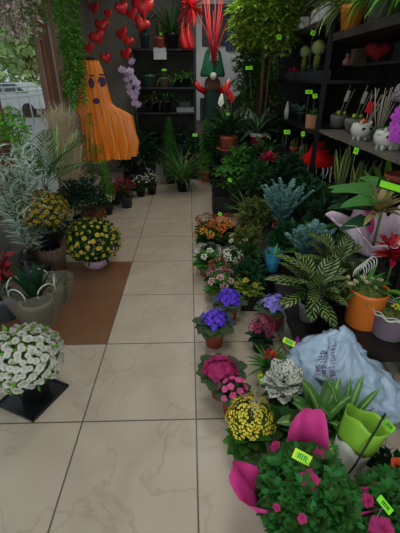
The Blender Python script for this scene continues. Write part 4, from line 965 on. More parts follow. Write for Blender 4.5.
plant('arrowhead_vine', 'pale blue green arrowhead leaved plant left of the white ribbon', 'plant', on(348, 268, .25) + Vector((0, .12, 0)), .07, .14, black, lambda mb: rosette(mb, (0, 0, .15), 16, .2, .09, 1.4, .2, .8, 'heart', 6, random.Random(9), .1), leafm('arrowhead leaf', '7fa388', .2))
plant('green_leaf_plant', 'glossy mid green bush in front of the red fringed hat', 'plant', on(322, 236, .25) + Vector((0, .0, 0)), .1, .16, black, lambda mb: bush(mb, (0, 0, .3), .19, .17, .19, 340, .09, .04, 'oval', random.Random(9)), G_dark)
# lilac paper bouquet
bp_ = Vector((1.22, 2.12, .25)); t = thing('paper_wrapped_plant', 'anthurium like plant in broad lilac and pink paper above the orange pot', 'plant', bp_); pot(t, .09, .16, black)
paper(t, lilacp, .085, .32, .2, .53, [(2.9, .6, .13, .03), (1.5, .7, .04, .18), (4.4, .8, .05, -.06), (5.7, .6, .1, .06), (.4, .4, .08, .12)])
mb = MB(); leaf(mb, (-.0, .06, .42), 1.7, 1.1, .2, .06, 'oval', .2, .3, 6); mb.obj('pink_fold', paperp, t)
gl_ = leafm('glossy anthurium leaf', '4c8440', .25, .3)
foliage(t, lambda mb: [leaf(mb, (dx, dy, dz), az, el, L, W, 'heart', dr, .2, 8, ro) for dx, dy, dz, az, el, L, W, dr, ro in ((-.05, .05, .72, 2.9, .2, .27, .14, .6, -.5), (-.06, .08, .70, 2.5, .2, .28, .14, .5, -.3), (.0, .1, .74, 1.9, .4, .2, .12, .8, -.3), (-.04, .0, .68, 3.3, .1, .26, .13, .5, -.5))], gl_)
foliage(t, lambda mb: [leaf(mb, (-.06, .02, .63), 3.0, .1, .28, .15, 'heart', .4, .2, 8, -.3), leaf(mb, (-.08, -.02, .56), 3.4, -.1, .22, .12, 'heart', .3, .2, 8, -.4)], G_deep, 'lower_leaves')
foliage(t, lambda mb: rosette(mb, (-.02, .02, .6), 34, .2, .045, 1.3, .1, .4, 'lance', 4, random.Random(15)), mat('tan pink bract', hx('9a8c58'), .6, .35), 'bracts')
mb = MB(); tube(mb, [(0, 0, .1), (0, 0, .68)], .01); mb.obj('stem', stemg, t)

# ------------------------------------------------------------------ on the taller bench
p = onX(316, 1.46, .6)
t = thing('red_felt_hat', 'red felt hat shape with a white fringe hanging from its brim', 'hat', p, 0)
mb = MB(); lathe(mb, [(.2, .15), (.225, .17), (.2, .23), (.13, .27), (.1, .33), (.06, .39), (.005, .41)], 28, wob=lambda a, z: 1 + .08 * sin(a * 5 + z * 20)); mb.obj('felt', mat('red felt', hx('b01414'), .95, 0, .2, 40, .1), t)
mb = MB(); rg = random.Random(5)
for i in range(46):
    a = rg.uniform(3.3, 6.2); L = rg.uniform(.06, .16) if i % 9 else .34; tube(mb, [(cos(a) * .22, sin(a) * .22, .17), (cos(a) * .235, sin(a) * .235, .17 - L * .5), (cos(a + rg.uniform(-.1, .1)) * .225, sin(a) * .23, max(.01, .17 - L))], .003, 4)
mb.obj('fringe', P_lpink if False else P_white, t); mb = MB(); lathe(mb, [(.08, 0), (.06, .16)], 16); mb.obj('block', black, t)
snk = stripe('snake plant leaf', hx('35552f'), hx('a3ad58'), 'edge', thr=.62)
def snake(label, loc, n, L, seed, r=.06, h=.12, pm=black, W=.042):
    rg = random.Random(seed)
    def fn(mb):
        for i in range(n):
            a = i * 2.4; leaf(mb, (cos(a) * r * .5, sin(a) * r * .5, h * .85), a, 1.45 - rg.uniform(0, .22), L * rg.uniform(.65, 1.1), W, 'strap', -.12, .45, 6, rg.uniform(-1, 1))
    return plant('snake_plant', label, 'plant', loc, r, h, pm, fn, snk)
snake('yellow edged snake plant right of the red fringed hat', onX(338, 1.44, .6), 8, .34, 3, .07, .14)
snake('snake plant under the stone shelf left of the green tag', onX(352, 1.46, .6), 8, .3, 4, .07, .14)
snake('snake plant under the stone shelf right of the green tag', onX(368, 1.5, .6), 9, .3, 5, .07, .14, terra)
plant('tan_leaf_plant', 'low plant with dull tan pink leaves in front of the snake plants', 'plant', onX(362, 1.42, .6), .06, .1, black, lambda mb: rosette(mb, (0, 0, .2), 12, .16, .03, .8, .1, .3, 'lance', 5, random.Random(4)), mat('tan pink leaf', hx('a87a5e'), .6, .25))
t = plant('broad_leaf_plant', 'plant with long bright green blades before the terracotta bowl at the right edge', 'plant', Vector((1.47, 2.55, .6)), .07, .12, black, lambda mb: [leaf(mb, (0, 0, .12), a, e, L, .06, 'oval', .8, .25, 8) for a, e, L in ((.3, 1.2, .3), (2.9, 1.1, .34), (2.4, 1.25, .36), (1.3, 1.4, .42), (3.6, .9, .26), (1.8, 1.3, .38))], G_fresh)
p = at(397, 174, 2.45); t = thing('terracotta_bowl', 'shallow terracotta bowl at the right edge above the large neon tag', 'bowl', (p.x + .02, 2.45, .6), 0); t.scale = (1.15, 1.15, 1)
mb = MB(); z_ = p.z - .6; lathe(mb, [(.05, z_ - .05), (.075, z_ - .035), (.085, z_), (.078, z_), (.06, z_ - .02), (.002, z_ - .025)], 26); mb.obj('bowl_body', terra, t); mb = MB(); tube(mb, [(0, 0, 0), (0, 0, z_ - .05)], .012, 8); lathe(mb, [(.06, 0), (.06, .01)], 16, cap1=True); mb.obj('stand', black, t)
p = at(391, 187, 2.02); price_tag('large bright green sign card below the terracotta bowl', p, p.z - .6, .12, .04, R(-8), .3, .15, name='price_tag') if False else None
t = thing('price_tag', 'largest neon green card, below the terracotta bowl at the right edge', 'price tag', (p.x + .01, p.y, p.z)); 
mb = MB(); box(mb, (0, 0, 0), (.15, .004, .04), R(-15), R(-35), R(14)); mb.obj('card', tagm, t, False); mb = MB(); box(mb, (0, .006, 0), (.17, .004, .055), R(-15), R(-35), R(14)); mb.obj('holder', black, t, False); mb = MB(); tube(mb, [(0, .01, 0), (.07, .38, -.05)], .004); mb.obj('stick', black, t)

# ================================================================== SHELF GOODS ON THE RIGHT
bowlg = mat('grey bowl glaze', hx('5c5c56'), .5, 0, .15)
for px, lb in ((337, 'grey bowl of small succulents at the far end of the stone shelf'), (352, 'grey bowl with thin stakes right behind the orange topped animal pot')):
    t = thing('succulent_bowl', lb, 'flower pot', onX(px, 1.52, 1.161)); pot(t, .085, .13, bowlg, 'bowl')
    foliage(t, lambda mb: rosette(mb, (0, 0, .12), 20, .08, .02, 1.3, .2, .4, 'lance', 4, random.Random(px)), G_olive)
    mb = MB(); ball(mb, (-.03, -.05, .15), .022, 8); mb.obj('succulent', G_lime, t); mb = MB(); ball(mb, (.035, -.04, .15), .018, 8); mb.obj('succulent', G_lime, t)
    mb = MB()
    for dx, dz in ((.0, .4), (.05, .36)): tube(mb, [(dx * .4, 0, .1), (dx + .06, 0, dz)], .004, 5)
    mb.obj('stake', clear, t); mb = MB(); box(mb, (.045, -.006, .3), (.035, .003, .1), 0, 0, R(12)); mb.obj('stake_label', mat('pale label', hx('9aa596'), .6), t, False)
def critter(label, loc, rz, topm, s=1.0):
    t = thing('animal_planter', label, 'flower pot', loc, rz); mb = MB(); lathe(mb, [(.03 * s, .02 * s), (.062 * s, .04 * s), (.072 * s, .075 * s), (.062 * s, .11 * s), (.05 * s, .118 * s), (.046 * s, .108 * s), (.002, .1 * s)], 24); mb.obj('body', white, t)
    for a in (.7, 2.4, 3.9, 5.5):
        mb = MB(); tube(mb, [(cos(a) * .038 * s, sin(a) * .038 * s, 0), (cos(a) * .036 * s, sin(a) * .036 * s, .04 * s)], .012 * s, 8); mb.obj('foot', white, t)
    for a in (-1.95, -1.2):
        mb = MB(); ball(mb, (cos(a) * .069 * s, sin(a) * .069 * s, .082 * s), .011 * s, 8, (1.6, .5, 1)); mb.obj('eye', black, t)
    for a in (-2.3, -.85):
        mb = MB(); ball(mb, (cos(a) * .058 * s, sin(a) * .058 * s, .118 * s), .012 * s, 8, (1, .6, 1.4)); mb.obj('ear', white, t)
    foliage(t, lambda mb: rosette(mb, (0, 0, .1 * s), 18, .05 * s, .02 * s, 1.4, .4, .4, 'lance', 4, random.Random(3)), topm); return t
critter('white animal shaped pot with an orange topped plant on the stone shelf', onX(359, 1.40, 1.161), .2, P_orange, 1.15)
critter('white animal shaped pot under the purple orchid on the stone shelf', onX(383, 1.38, 1.161), .1, G_mid, 1.15)
orchid('purple orchid in full bloom on the stone shelf by the right edge', onX(393, 1.46, 1.161), white, .1, .05, P_purp, [(-.03, -.03, .42, -.08, -.1, .07, 14), (.03, -.02, .40, .03, -.12, .08, 14), (.06, -.03, .38, .1, -.1, .1, 12), (0, -.03, .34, -.02, -.11, .05, 12)], .085, 7)
t = thing('red_gift_tag', 'small red card hanging from pale twigs on the stone shelf', 'tag', onX(363, 1.5, 1.161)); mb = MB(); box(mb, (-.01, -.03, .24), (.055, .005, .085), 0, 0, R(14)); mb.obj('card', P_scar, t, False)
mb = MB()
for dx, dz, dy in ((.05, .38, 0), (.09, .33, .02), (.0, .34, 0), (.14, .36, .03)): tube(mb, [(0, 0, 0), (dx * .5, dy, dz * .5), (dx, dy, dz)], .004, 5)
tube(mb, [(-.01, -.02, .3), (.05, 0, .38)], .002, 4); mb.obj('twig', mat('pale twig', hx('a39a88'), .8), t)
t = thing('white_twig_bunch', 'bunch of pale bare twigs standing behind the purple orchid', 'decoration', onX(376, 1.56, 1.161)); mb = MB(); rg = random.Random(3)
for i in range(12): a = rg.uniform(0, 6.28); q = rg.uniform(.02, .12); tube(mb, [(0, 0, 0), (cos(a) * q * .6, sin(a) * q * .4, .2), (cos(a) * q, sin(a) * q * .6, rg.uniform(.28, .4))], .0035, 4)
mb.obj('twigs', mat('pale twig b', hx('a8a292'), .8), t); mb = MB(); lathe(mb, [(.04, 0), (.05, .1)], 14); mb.obj('vase', mat('green grey vase', hx('5c6e62'), .4), t)
t = thing('patterned_lamp_shade', 'grey patterned dome at the right edge above the orchid', 'decoration', onX(397, 1.7, 1.161)); mb = MB(); lathe(mb, [(.03, 0), (.03, .28), (.12, .3), (.1, .4), (.03, .46), (.002, .47)], 22); mb.obj('shade', mottled('patterned grey', hx('8c8a94'), hx('5a5c64'), 40), t)
# upper small shelf
t = thing('heart_cushion', 'large dark red heart cushion on the small upper shelf', 'cushion', onX(376, 1.62, 1.731) + Vector((0, 0, .09))); o = bpy.data.objects.new('cushion', heart_mesh()); o.data.materials[0] = mat('dark red velvet', hx('7e1216'), .9); COL.objects.link(o); o.parent = t; o.scale = (.25, .22, .18)
t = thing('wicker_box', 'brown green box beside the dark red heart cushion', 'box', onX(357, 1.66, 1.731)); mb = MB(); boxb(mb, -.06, .06, -.05, .05, 0, .13); mb.obj('carton', mat('olive card', hx('4a4428'), .8, 0, .3), t, False); mb = MB(); boxb(mb, -.063, .063, -.053, .053, .12, .135); mb.obj('lid', mat('olive lid', hx('5c5434'), .8), t, False)
t = thing('pink_trinket', 'small dull pink ornament left of the brown green box', 'ornament', onX(346, 1.64, 1.731)); mb = MB(); lathe(mb, [(.03, 0), (.045, .03), (.03, .06), (.01, .08), (.025, .1), (.002, .12)], 14); mb.obj('figure', mat('dull pink', hx('8a5450'), .6), t)
# top shelf
def spider(label, loc, r, h, pm, n, L, seed, m, W=.02, kind='plain', name='spider_plant', droop=1.7, az0=0, az1=2 * pi):
    rg = random.Random(seed); return plant(name, label, 'plant', loc, r, h, pm, lambda mb: rosette(mb, (0, 0, h * .9), n, L, W, 1.4, .2, droop, 'lance', 8, rg, az0=az0, az1=az1), m, kind)
sp = stripe('spider plant leaf', hx('86a848'), hx('c0cc88'), 'mid', thr=.25)
t = spider('spider plant in an orange pot on the top shelf', Vector((1.36, 3.52, 1.972)), .1, .17, orangepot, 52, .45, 3, sp, .026, droop=1.9, az0=.5, az1=3.3)
mb = MB(); tube(mb, [(.07, -.09, .1), (.08, -.11, .0), (.09, -.12, -.03), (.1, -.11, .0), (.1, -.1, .1)], .005, 6); mb.obj('cord', mat('olive cord', hx('8c8c50'), .6), t)
spider('bright green trailing plant in a grey pot right of the orange pot', Vector((1.40, 3.1, 1.972)), .09, .15, grey, 60, .36, 4, G_fresh, .03, droop=1.9, az0=.2, az1=3.6)
spider('green spider plant on the top shelf at the right edge', Vector((1.42, 2.66, 1.972)), .1, .12, dgrey, 70, .4, 5, G_vine, .028, droop=1.9, az0=.3, az1=4.0)
# white troughs
wt = mat('white trough', hx('b4b6b4'), .5, 0, .1, 8)
for px, py, lb, s in ((301, 24, 'white oblong trough on the high shelf', .3), (318, 20, 'white trough with a figure on its side, nearer the orange pot', .24)):
    q = onX(px, 1.38, 2.122); t = thing('white_trough', lb, 'flower pot', q, R(90)); mb = MB(); boxb(mb, -s / 2, s / 2, -.06, .06, 0, .14); o = mb.obj('trough', wt, t, False); b_ = o.modifiers.new('bevel', 'BEVEL'); b_.width = .025; b_.segments = 3
    mb = MB(); ball(mb, (-.02, .062, .08), .02, 8, (1.5, .4, 1)); mb.obj('relief', grey, t)
    foliage(t, lambda mb: bush(mb, (0, 0, .16), s * .4, .05, .04, 60, .06, .02, 'oval', random.Random(2)), G_olive)
q = onX(325, 1.4, 2.122); t = thing('white_pot', 'white round pot at the end of the high shelf beside the spider plant', 'flower pot', q); pot(t, .07, .16, wt, 'cyl'); foliage(t, lambda mb: rosette(mb, (0, 0, .15), 12, .2, .02, 1.3, .4, .9, 'lance', 5, random.Random(3)), G_mid)
# cacti
def paddle(label, loc, hs, s=1.0):
    t = thing('cactus', label, 'cactus', loc); pot(t, .05 * s, .09 * s, dgrey)
    mb = MB(); lathe(mb, [(.022 * s, .08 * s), (.034 * s, .14 * s), (.032 * s, hs - .08 * s), (.02 * s, hs - .04 * s)], 14, wob=lambda a, z: 1 + .08 * sin(a * 7)); mb.obj('stem', G_olive, t)
    mb = MB(); lathe(mb, [(.02 * s, -.065 * s), (.05 * s, -.045 * s), (.065 * s, 0), (.055 * s, .04 * s), (.03 * s, .062 * s), (.002, .068 * s)], 18, (0, 0, hs), wob=lambda a, z: 1 + .06 * sin(a * 9)); mb.obj('globe', mat('cactus green', hx('7c8a50'), .7, 0, .15, 60), t)
    mb = MB(); rg = random.Random(3)
    for p_, d in dome(70, .064 * s, .064 * s, .064 * s, (0, 0, hs), -.6, rg, .0): tube(mb, [p_, p_ + d * .012], .0008, 3, False)
    mb.obj('spines', P_cream, t)['kind'] = 'stuff'; return t
for i in range(4):
    q = onX(278 + i * 13.5, 1.39, 1.601); t = thing('seedling_tray', ('black seedling tray at the far end of the cactus shelf', 'black tray under the small red flowers', 'black tray below the left globe cactus', 'black tray nearest the shelf post')[i], 'tray', q); mb = MB()
    boxb(mb, -.075, .075, -.13, .13, 0, .006); 
    for s in (-1, 1): boxb(mb, s * .075 - .004, s * .075 + .004, -.13, .13, 0, .09); boxb(mb, -.075, .075, s * .13 - .004, s * .13 + .004, 0, .09)
    for k in range(5): boxb(mb, -.085, -.079, -.11 + k * .05, -.09 + k * .05, .01, .09)
    mb.obj('tray', mat('tray plastic %d' % i, hx('22282e'), .5), t, False)
    foliage(t, lambda mb: bush(mb, (0, 0, .09), .06, .11, .05, 60, .05, .02, 'oval', random.Random(i)), (G_olive, P_crim, G_dark, G_darkfill)[i] if i != 1 else P_red)
paddle('globe topped cactus left of the taller one on the black shelf', onX(302, 1.46, 1.601), .31, 1.0); paddle('larger globe topped cactus beside the shelf post', onX(314.5, 1.46, 1.601), .32, 1.15)
# lower dark shelf goods (z 1.12)
q = onX(311, 1.37, 1.121); t = plant('terracotta_planter', 'light terracotta pot under the two green tags on the lower shelf', 'flower pot', q, .075, .14, mat('light terracotta', hx('a87a58'), .8, 0, .1), lambda mb: (rosette(mb, (0, 0, .12), 14, .1, .02, 1.4, .6, .4, 'lance', 4, random.Random(3))), G_mid, 'cyl')
for px, X_, lb in ((300, 1.45, 'small dark grey pot left of the light terracotta one'), (293, 1.5, 'dark grey pot with a dusky succulent further along the lower shelf')):
    plant('grey_pot', lb, 'flower pot', onX(px, X_, 1.121), .07, .12, dgrey, lambda mb: rosette(mb, (0, 0, .12), 16, .1, .03, 1.2, .2, .4, 'oval', 4, random.Random(3)), G_blue)
q = onX(286, 1.36, 1.121); t = thing('small_bottle', 'white narrow cone standing at the edge of the dark shelf', 'bottle', q); mb = MB(); lathe(mb, [(.03, 0), (.035, .1), (.02, .16), (.012, .2), (.012, .22)], 14, cap1=True); mb.obj('bottle_body', white, t)
# small pots on the taller bench, left part
i = 0
for px, py, m, lb in ((292, 150, terra, 'small terracotta pot of upright succulents under the left low tag'), (301, 150, dgrey, 'small grey pot right of the terracotta one on the bench'), (283, 150, mat('slate pot', hx('4c5660'), .5), 'slate blue pot at the left of the small bench pots')):
    i += 1; plant('small_cactus_pot', lb, 'flower pot', onX(px, 1.42, .6), .06, .2, m, lambda mb: [tube(mb, [(x, y, .16), (x * 1.2, y, .24 + .08 * abs(x) * 10), (x * 1.2, y, .3 + x)], [.016, .018, .008], 7) for x, y in ((-.03, 0), (.0, .02), (.03, -.01))], G_olive)

# ================================================================== BACK OF THE SHOP
# board with pictures
t = thing('door_panel', 'white framed panel with dark pictures on the back wall behind the elf figure', 'poster', (0, 0, 0))
def wallrect(x0, y0, x1, y1, Y, m, nm, th=.02, parent=t):
    a = at(x0, y0, Y); b_ = at(x1, y1, Y); mb = MB(); boxb(mb, a.x, b_.x, Y - th, Y, b_.z, a.z); return mb.obj(nm, m, parent, False)
wallrect(196, -4, 252, 120, 6.97, mat('white board', hx('d0d4d8'), .6), 'board', .03)
wallrect(202, 4, 240, 46, 6.93, mottled('dark picture', hx('3a4446'), hx('1e2a26'), 3, .4, .6), 'picture', .02); wallrect(200, 98, 240, 120, 6.93, mat('dark lower panel', hx('30383a'), .6), 'lower_panel', .02)
wallrect(226, 32, 246, 50, 6.9, mat('blue picture', hx('2c3c5c'), .6), 'blue_card', .01)
# elf figure
t = thing('elf_figure', 'green hatted elf figure with a white ball and red sleeves before the white panel', 'decoration', at(212, 118, 6.4) * Vector((1, 1, 0)) if False else (at(212, 118, 6.4).x, 6.4, 0)); gd = mat('green felt', hx('1a5a3c'), .85, 0, .2, 30)
zt = at(212, 40, 6.4).z; zb_ = at(212, 74, 6.4).z
mb = MB(); lathe(mb, [(.19, zb_ - .04), (.2, zb_), (.17, zb_ + .1), (.12, zb_ + .3), (.07, zt - .1), (.02, zt)], 24, wob=lambda a, z: 1 + .04 * sin(a * 6), cap1=True); mb.obj('hat', gd, t)
mb = MB(); ball(mb, (0, -.18, zb_ - .03), .055, 12); mb.obj('white_ball', P_white, t); mb = MB(); ball(mb, (0, 0, zb_ - .15), .13, 16, (1, .9, 1)); mb.obj('head', mat('beard brown', hx('6b5040'), 1, 0, .3), t)
for k in range(5):
    mb = MB(); z0 = zb_ + .18; a = -1.57 + (k - 2) * .22; tube(mb, [(cos(a) * .15, sin(a) * .15 - .02, z0), (cos(a + .1) * .12, sin(a + .1) * .12 - .02, z0 + .1), (cos(a + .2) * .15, sin(a + .2) * .15, z0)], .007, 5); mb.obj('zigzag', P_white, t)
mb = MB(); lathe(mb, [(.1, .0), (.15, .1), (.13, zb_ - .3), (.08, zb_ - .2)], 20); mb.obj('gown', mat('dark gown', hx('16322a'), .9), t)
for s in (-1, 1): mb = MB(); tube(mb, [(s * .12, 0, zb_ - .25), (s * .22, -.08, zb_ - .2), (s * .27, -.12, zb_ - .12)], [.05, .045, .04], 10); mb.obj('sleeve', P_scar, t)
# red twigs and ribbons
t = thing('red_coral_branch', 'red coral like branch hanging above the green hat', 'decoration', (at(214, 48, 6.1).x, 6.15, 1.3)); mb = MB(); rg = random.Random(2)
for i in range(16):
    a = rg.uniform(0, 6.28); s = rg.uniform(.05, .2); tube(mb, [(0, 0, .5), (cos(a) * s * .4, sin(a) * s * .3, rg.uniform(.75, .9)), (cos(a) * s, sin(a) * s * .5, rg.uniform(1.0, 1.5))], [.011, .008, .004], 5)
mb.obj('branches', P_red, t); mb = MB(); tube(mb, [(0, 0, .5), (0, 0, 1.6)], .003, 4); mb.obj('thread', dgrey, t)
for px, lb in ((184, 'longer red ribbon hanging left of the white panel'), (190, 'red ribbon hanging against the white panel edge')):
    t = thing('red_ribbon', lb, 'ribbon', (at(px, 30, 6.45).x, 6.45, 2.9)); mb = MB(); vs = []; z1 = at(px, 50, 6.45).z - 2.9
    for i in range(21):
        u = i / 20; w_ = .035 + .02 * sin(u * 9); vs += [(-w_ + .02 * sin(u * 7), .02 * cos(u * 12), z1 * u), (w_ + .02 * sin(u * 7), .02 * sin(u * 12), z1 * u)]
    mb.add(vs, [(i * 2, i * 2 + 1, i * 2 + 3, i * 2 + 2) for i in range(20)]); o = mb.obj('band', P_scar, t); o.modifiers.new('t', 'SOLIDIFY').thickness = .003
t = thing('red_bow', 'big red tinsel bow hanging at the top beside the white panel', 'bow', at(192, 8, 6.35)); mb = MB(); rg = random.Random(6)
for i in range(34): dirleaf(mb, (0, 0, 0), (rg.uniform(-1, 1), rg.uniform(-.5, .5), rg.uniform(-1, 1)), rg.uniform(.15, .32), .05, 'lance', rg, .9, 4)
mb.obj('loops', P_scar, t); mb = MB(); tube(mb, [(0, 0, 0), (0, 0, 2.9 - at(192, 8, 6.35).z)], .003, 4); mb.obj('thread', dgrey, t)
# rack plants
def rk(px, z, Y=6.66): q = at(px, 60, Y); return Vector((q.x, Y, z))
t = spider('spiky dark dracaena in a black pot on top of the rack', rk(172, 2.041, 6.5), .12, .2, black, 34, .5, 3, G_dark, .035, name='dracaena', droop=.7)
plant('terracotta_pot_plant', 'terracotta pot with a thin leaved plant left of the black pot on the rack', 'plant', rk(161, 2.041, 6.55), .1, .15, terra, lambda mb: rosette(mb, (0, 0, .14), 20, .42, .02, 1.5, .9, .5, 'lance', 5, random.Random(4)), G_olive)
plant('rack_top_plant', 'narrow grassy plant at the left end of the rack top', 'plant', rk(146, 2.041, 6.55), .08, .2, dgrey, lambda mb: rosette(mb, (0, 0, .18), 24, .4, .025, 1.5, .7, .9, 'lance', 5, random.Random(7)), G_darkfill)
plant('rack_top_plant', 'small brown vase with leaves at the right end of the rack top', 'plant', rk(181, 2.041, 6.56), .05, .16, mat('brown vase', hx('6a5040'), .5), lambda mb: rosette(mb, (0, 0, .15), 12, .25, .02, 1.5, .7, .9, 'lance', 5, random.Random(7)), G_mid)
t = thing('notice_card', 'white card fixed to the upper edge of the rack', 'card', (rk(161, 0).x, 6.49, 1.97)); mb = MB(); boxb(mb, -.1, .1, -.008, 0, -.08, .08); mb.obj('card', mat('white card', hx('b4b9bc'), .6), t, False)
for px, z, r_, h_, m, gm, lb, L in ((148, 1.501, .11, .18, mat('sea green pot', hx('3c5a52'), .4), G_dark, 'sea green pot at the left of the middle rack shelf', .2), (163, 1.501, .09, .14, mat('khaki pot', hx('6a6a4c'), .6), G_olive, 'khaki pot in the centre of the middle rack shelf', .22), (177, 1.501, .08, .12, black, G_mid, 'black pot of bright leaves at the right of the middle rack shelf', .18), (186, 1.501, .08, .14, black, G_vine, 'pot with lime leaves at the right end of the middle rack shelf', .22),
                                (150, 1.121, .1, .16, black, G_olive, 'drooping spider plant at the left of the lower rack shelf', .42), (164, 1.121, .1, .18, black, G_dark, 'large drooping plant in the centre of the lower rack shelf', .6001), (178, .601, .1, .18, dgrey, G_darkfill, 'dark plant low on the right of the rack', .3), (150, .601, .1, .2, black, G_darkfill, 'dark plant low on the left of the rack', .35)):
    spider(lb, rk(px, z, 6.5 if L > .6 else 6.6), r_, h_, m, 22, min(L, .46), int(px), gm, .025, name='rack_plant')
t = thing('grey_box_tray', 'pale grey shallow tray on the lower rack shelf', 'tray', rk(186, 1.121, 6.56)); mb = MB(); boxb(mb, -.17, .12, -.1, .1, 0, .07); mb.obj('tray', mat('pale tray', hx('7c8488'), .5), t, False); mb = MB(); boxb(mb, -.12, .06, -.07, .07, .07, .16); mb.obj('dark_box', black, t, False)
# aisle end plants
def lilyturf(mb, rg=random.Random(6)):
    for i in range(70):
        a = i * 2.4; leaf(mb, (cos(a) * .02, sin(a) * .02, .12), a, 1.5 - .95 * (i / 70), rg.uniform(.5, .75), .026, 'lance', rg.uniform(.9, 1.6), .3, 7)
plant('palm_grass', 'arching dark green grassy plant in a black pot standing on the tiles at the end of the aisle', 'plant', on(183, 191), .11, .17, black, lilyturf, G_palm)
for px, py, hh, r_, m, pm, lb in ((171, 183, .85, .17, G_mid, black, 'left of two upright conifers at the end of the aisle'), (206, 181, .82, .15, G_vine, terra, 'taller green conifer in a terracotta pot at the end of the aisle')):
    plant('cypress', lb, 'conifer', on(px, py), .1, .2, pm, lambda mb: cone(mb, hh, r_, .18, 1400, random.Random(px), .06, .018), m)
cyclamen('dusky pink flowers behind the palm grass at the back', on(190, 178) + Vector((.05, .0, 0)), P_lpink, black, 1.6)
for px, x_, z_, m, lb in ((178, -.35, .3, mat('pale box', hx('8c8c84'), .7), 'pale box on the floor under the rack left of the conifers'), (158, -.62, .24, mat('white box', hx('9c9a92'), .7), 'second pale box under the rack')):
    t = thing('storage_box', lb, 'box', (x_, 6.72, 0)); mb = MB(); boxb(mb, -.12, .12, -.12, .12, 0, z_); mb.obj('carton', m, t, False); mb = MB(); boxb(mb, -.125, .125, -.125, .125, z_ - .04, z_ + .004); mb.obj('lid', m, t, False)
plant('bottle_green_plant', 'dark glossy plant between the two conifers', 'plant', on(194, 178), .1, .2, mat('bottle green pot', hx('1f4a34'), .3), lambda mb: bush(mb, (0, 0, .45), .16, .14, .25, 240, .12, .045, 'lance', random.Random(5)), G_deep)
# tall back right plants
q = on(228, 150, .75)
t = plant('peace_lily', 'red and white spathe lily in a terracotta pot on the high back bench', 'plant', q, .12, .19, terra, lambda mb: [leaf(mb, (0, 0, .17), i * 2.4, 1.45 - .9 * i / 26, rnd.uniform(.35, .5), .085, 'oval', 1.0, .25, 6) for i in range(26)], G_deep)
me = blossom('orch', P_white)
for i, (dx, dz, m) in enumerate(((-.04, .66, P_scar), (.02, .6, P_scar), (-.12, .55, P_white), (-.07, .72, P_scar))):
    mb = MB(); leaf(mb, (0, 0, 0), 2.2 - i * .4, 1.1, .2, .085, 'heart', .5, .3, 6); ball(mb, (0, -.012, .05), .01, 8, (1, 1, 3.5)); o = mb.obj('spathe', m, t); o.location = (dx, -.06, dz); mb = MB(); tube(mb, [(0, 0, .15), (dx, -.06, dz)], .004, 4); mb.obj('stem', stemg, t)
mb = MB(); lathe(mb, [(.12, 0), (.17, .025), (.165, .035), (.1, .02)], 24); mb.obj('saucer', terra, t)
q = on(257, 149, .75)
t = plant('calla_pot', 'pale speckled leaves in a maroon pot with a white rim on the high back bench', 'plant', q, .11, .2, maroon, lambda mb: rosette(mb, (0, 0, .2), 26, .4, .09, 1.4, .2, .8, 'oval', 6, random.Random(3)), stripe('dieffenbachia leaf', hx('35583a'), hx('8fa87c'), 'mid', thr=.3), 'cyl')
mb = MB(); lathe(mb, [(.112, .17), (.118, .2), (.125, .215), (.11, .215), (.105, .19)], 22, cap0=False, wob=lambda a, z: 1 + .03 * sin(a * 12)); mb.obj('white_rim', P_white, t)
def fingertree(mb, c, rx_, ry_, rz_, n, rg, L=.09):
    for i in range(n):
        z = rg.uniform(-.9, 1); a = rg.uniform(0, 6.28); q = math.sqrt(1 - z * z); k = rg.uniform(.45, 1); p_ = Vector((c[0] + q * cos(a) * rx_ * k, c[1] + q * sin(a) * ry_ * k, c[2] + z * rz_ * k))
        az = rg.uniform(0, 6.28)
        for j in range(6): leaf(mb, p_, az + (j - 2.5) * .5, rg.uniform(-.3, .5), L * rg.uniform(.7, 1.1), L * .32, 'lance', .7, .15, 3)
def talltree(label, loc, r, h, pm, cz, rx_, ry_, rz_, n, m, seed, L=.1, name='indoor_tree', stems=3, trunkm=wood):
    rg = random.Random(seed); t = thing(name, label, 'tree', loc); pot(t, r, h, pm); foliage(t, lambda mb: fingertree(mb, (0, 0, cz), rx_, ry_, rz_, n, rg, L), m)
    for k in range(stems):
        mb = MB(); a = k * 2.1; tube(mb, [(cos(a) * .04, sin(a) * .04, h * .8), (cos(a) * .06, sin(a) * .05, cz * .7), (cos(a) * rx_ * .4, sin(a) * ry_ * .4, cz + rz_ * .3)], [.014, .012, .007], 6); mb.obj('trunk', trunkm, t)
    return t
talltree('tall tree with yellow green fingered leaves reaching the top at the back right', (1.0, 5.3, .751), .14, .26, black, 1.5, .5, .4, .4, 700, leafm('aralia leaf', '9cba4a', .4), 5, .14)
talltree('darker tall tree right of the yellow green one in front of the black shelving', (1.0, 5.6, .751), .12, .24, black, 1.2, .3, .3, .5, 300, G_vine, 6, .1)
talltree('slender bamboo like plant behind the peace lily', (.80, 5.5, .751), .11, .22, dgrey, .95, .2, .2, .55, 260, G_palm, 8, .1, 'bamboo_plant', 5, stemg)
talltree('olive leaved bushy plant with a red pot under the green tag at the back right', (1.12, 5.75, .751), .11, .2, P_red, .62, .26, .2, .26, 240, leafm('olive aralia', '5c7434', .35), 9, .09)
fernplant('dense fern on the high back bench near the maroon pot', (1.14, 5.35, .751), .11, .18, black, 22, .4, G_dark, 4, .08, .02)
plant('back_bush', 'dark bushy plant at the far end of the high back bench', 'plant', (1.1, 6.2, .751), .12, .22, black, lambda mb: bush(mb, (0, 0, .6), .3, .3, .5, 500, .14, .05, 'lance', random.Random(5)), G_dark)
plant('pale_leaf_plant', 'pale white green leaved plant beside the elf figure', 'plant', (.56, 6.5, .751), .09, .16, black, lambda mb: bush(mb, (0, 0, .45), .1, .1, .32, 160, .07, .03, 'oval', random.Random(4)), leafm('white green leaf', 'a0a890', .3))
crate('black plastic crate on the tiles at the corner of the aisle', on(228, 216) + Vector((.02, .14, 0)), .42, .34, .26)
crate('second black crate behind the first one at the aisle corner', on(228, 216) + Vector((.04, .55, 0)), .42, .34, .3)
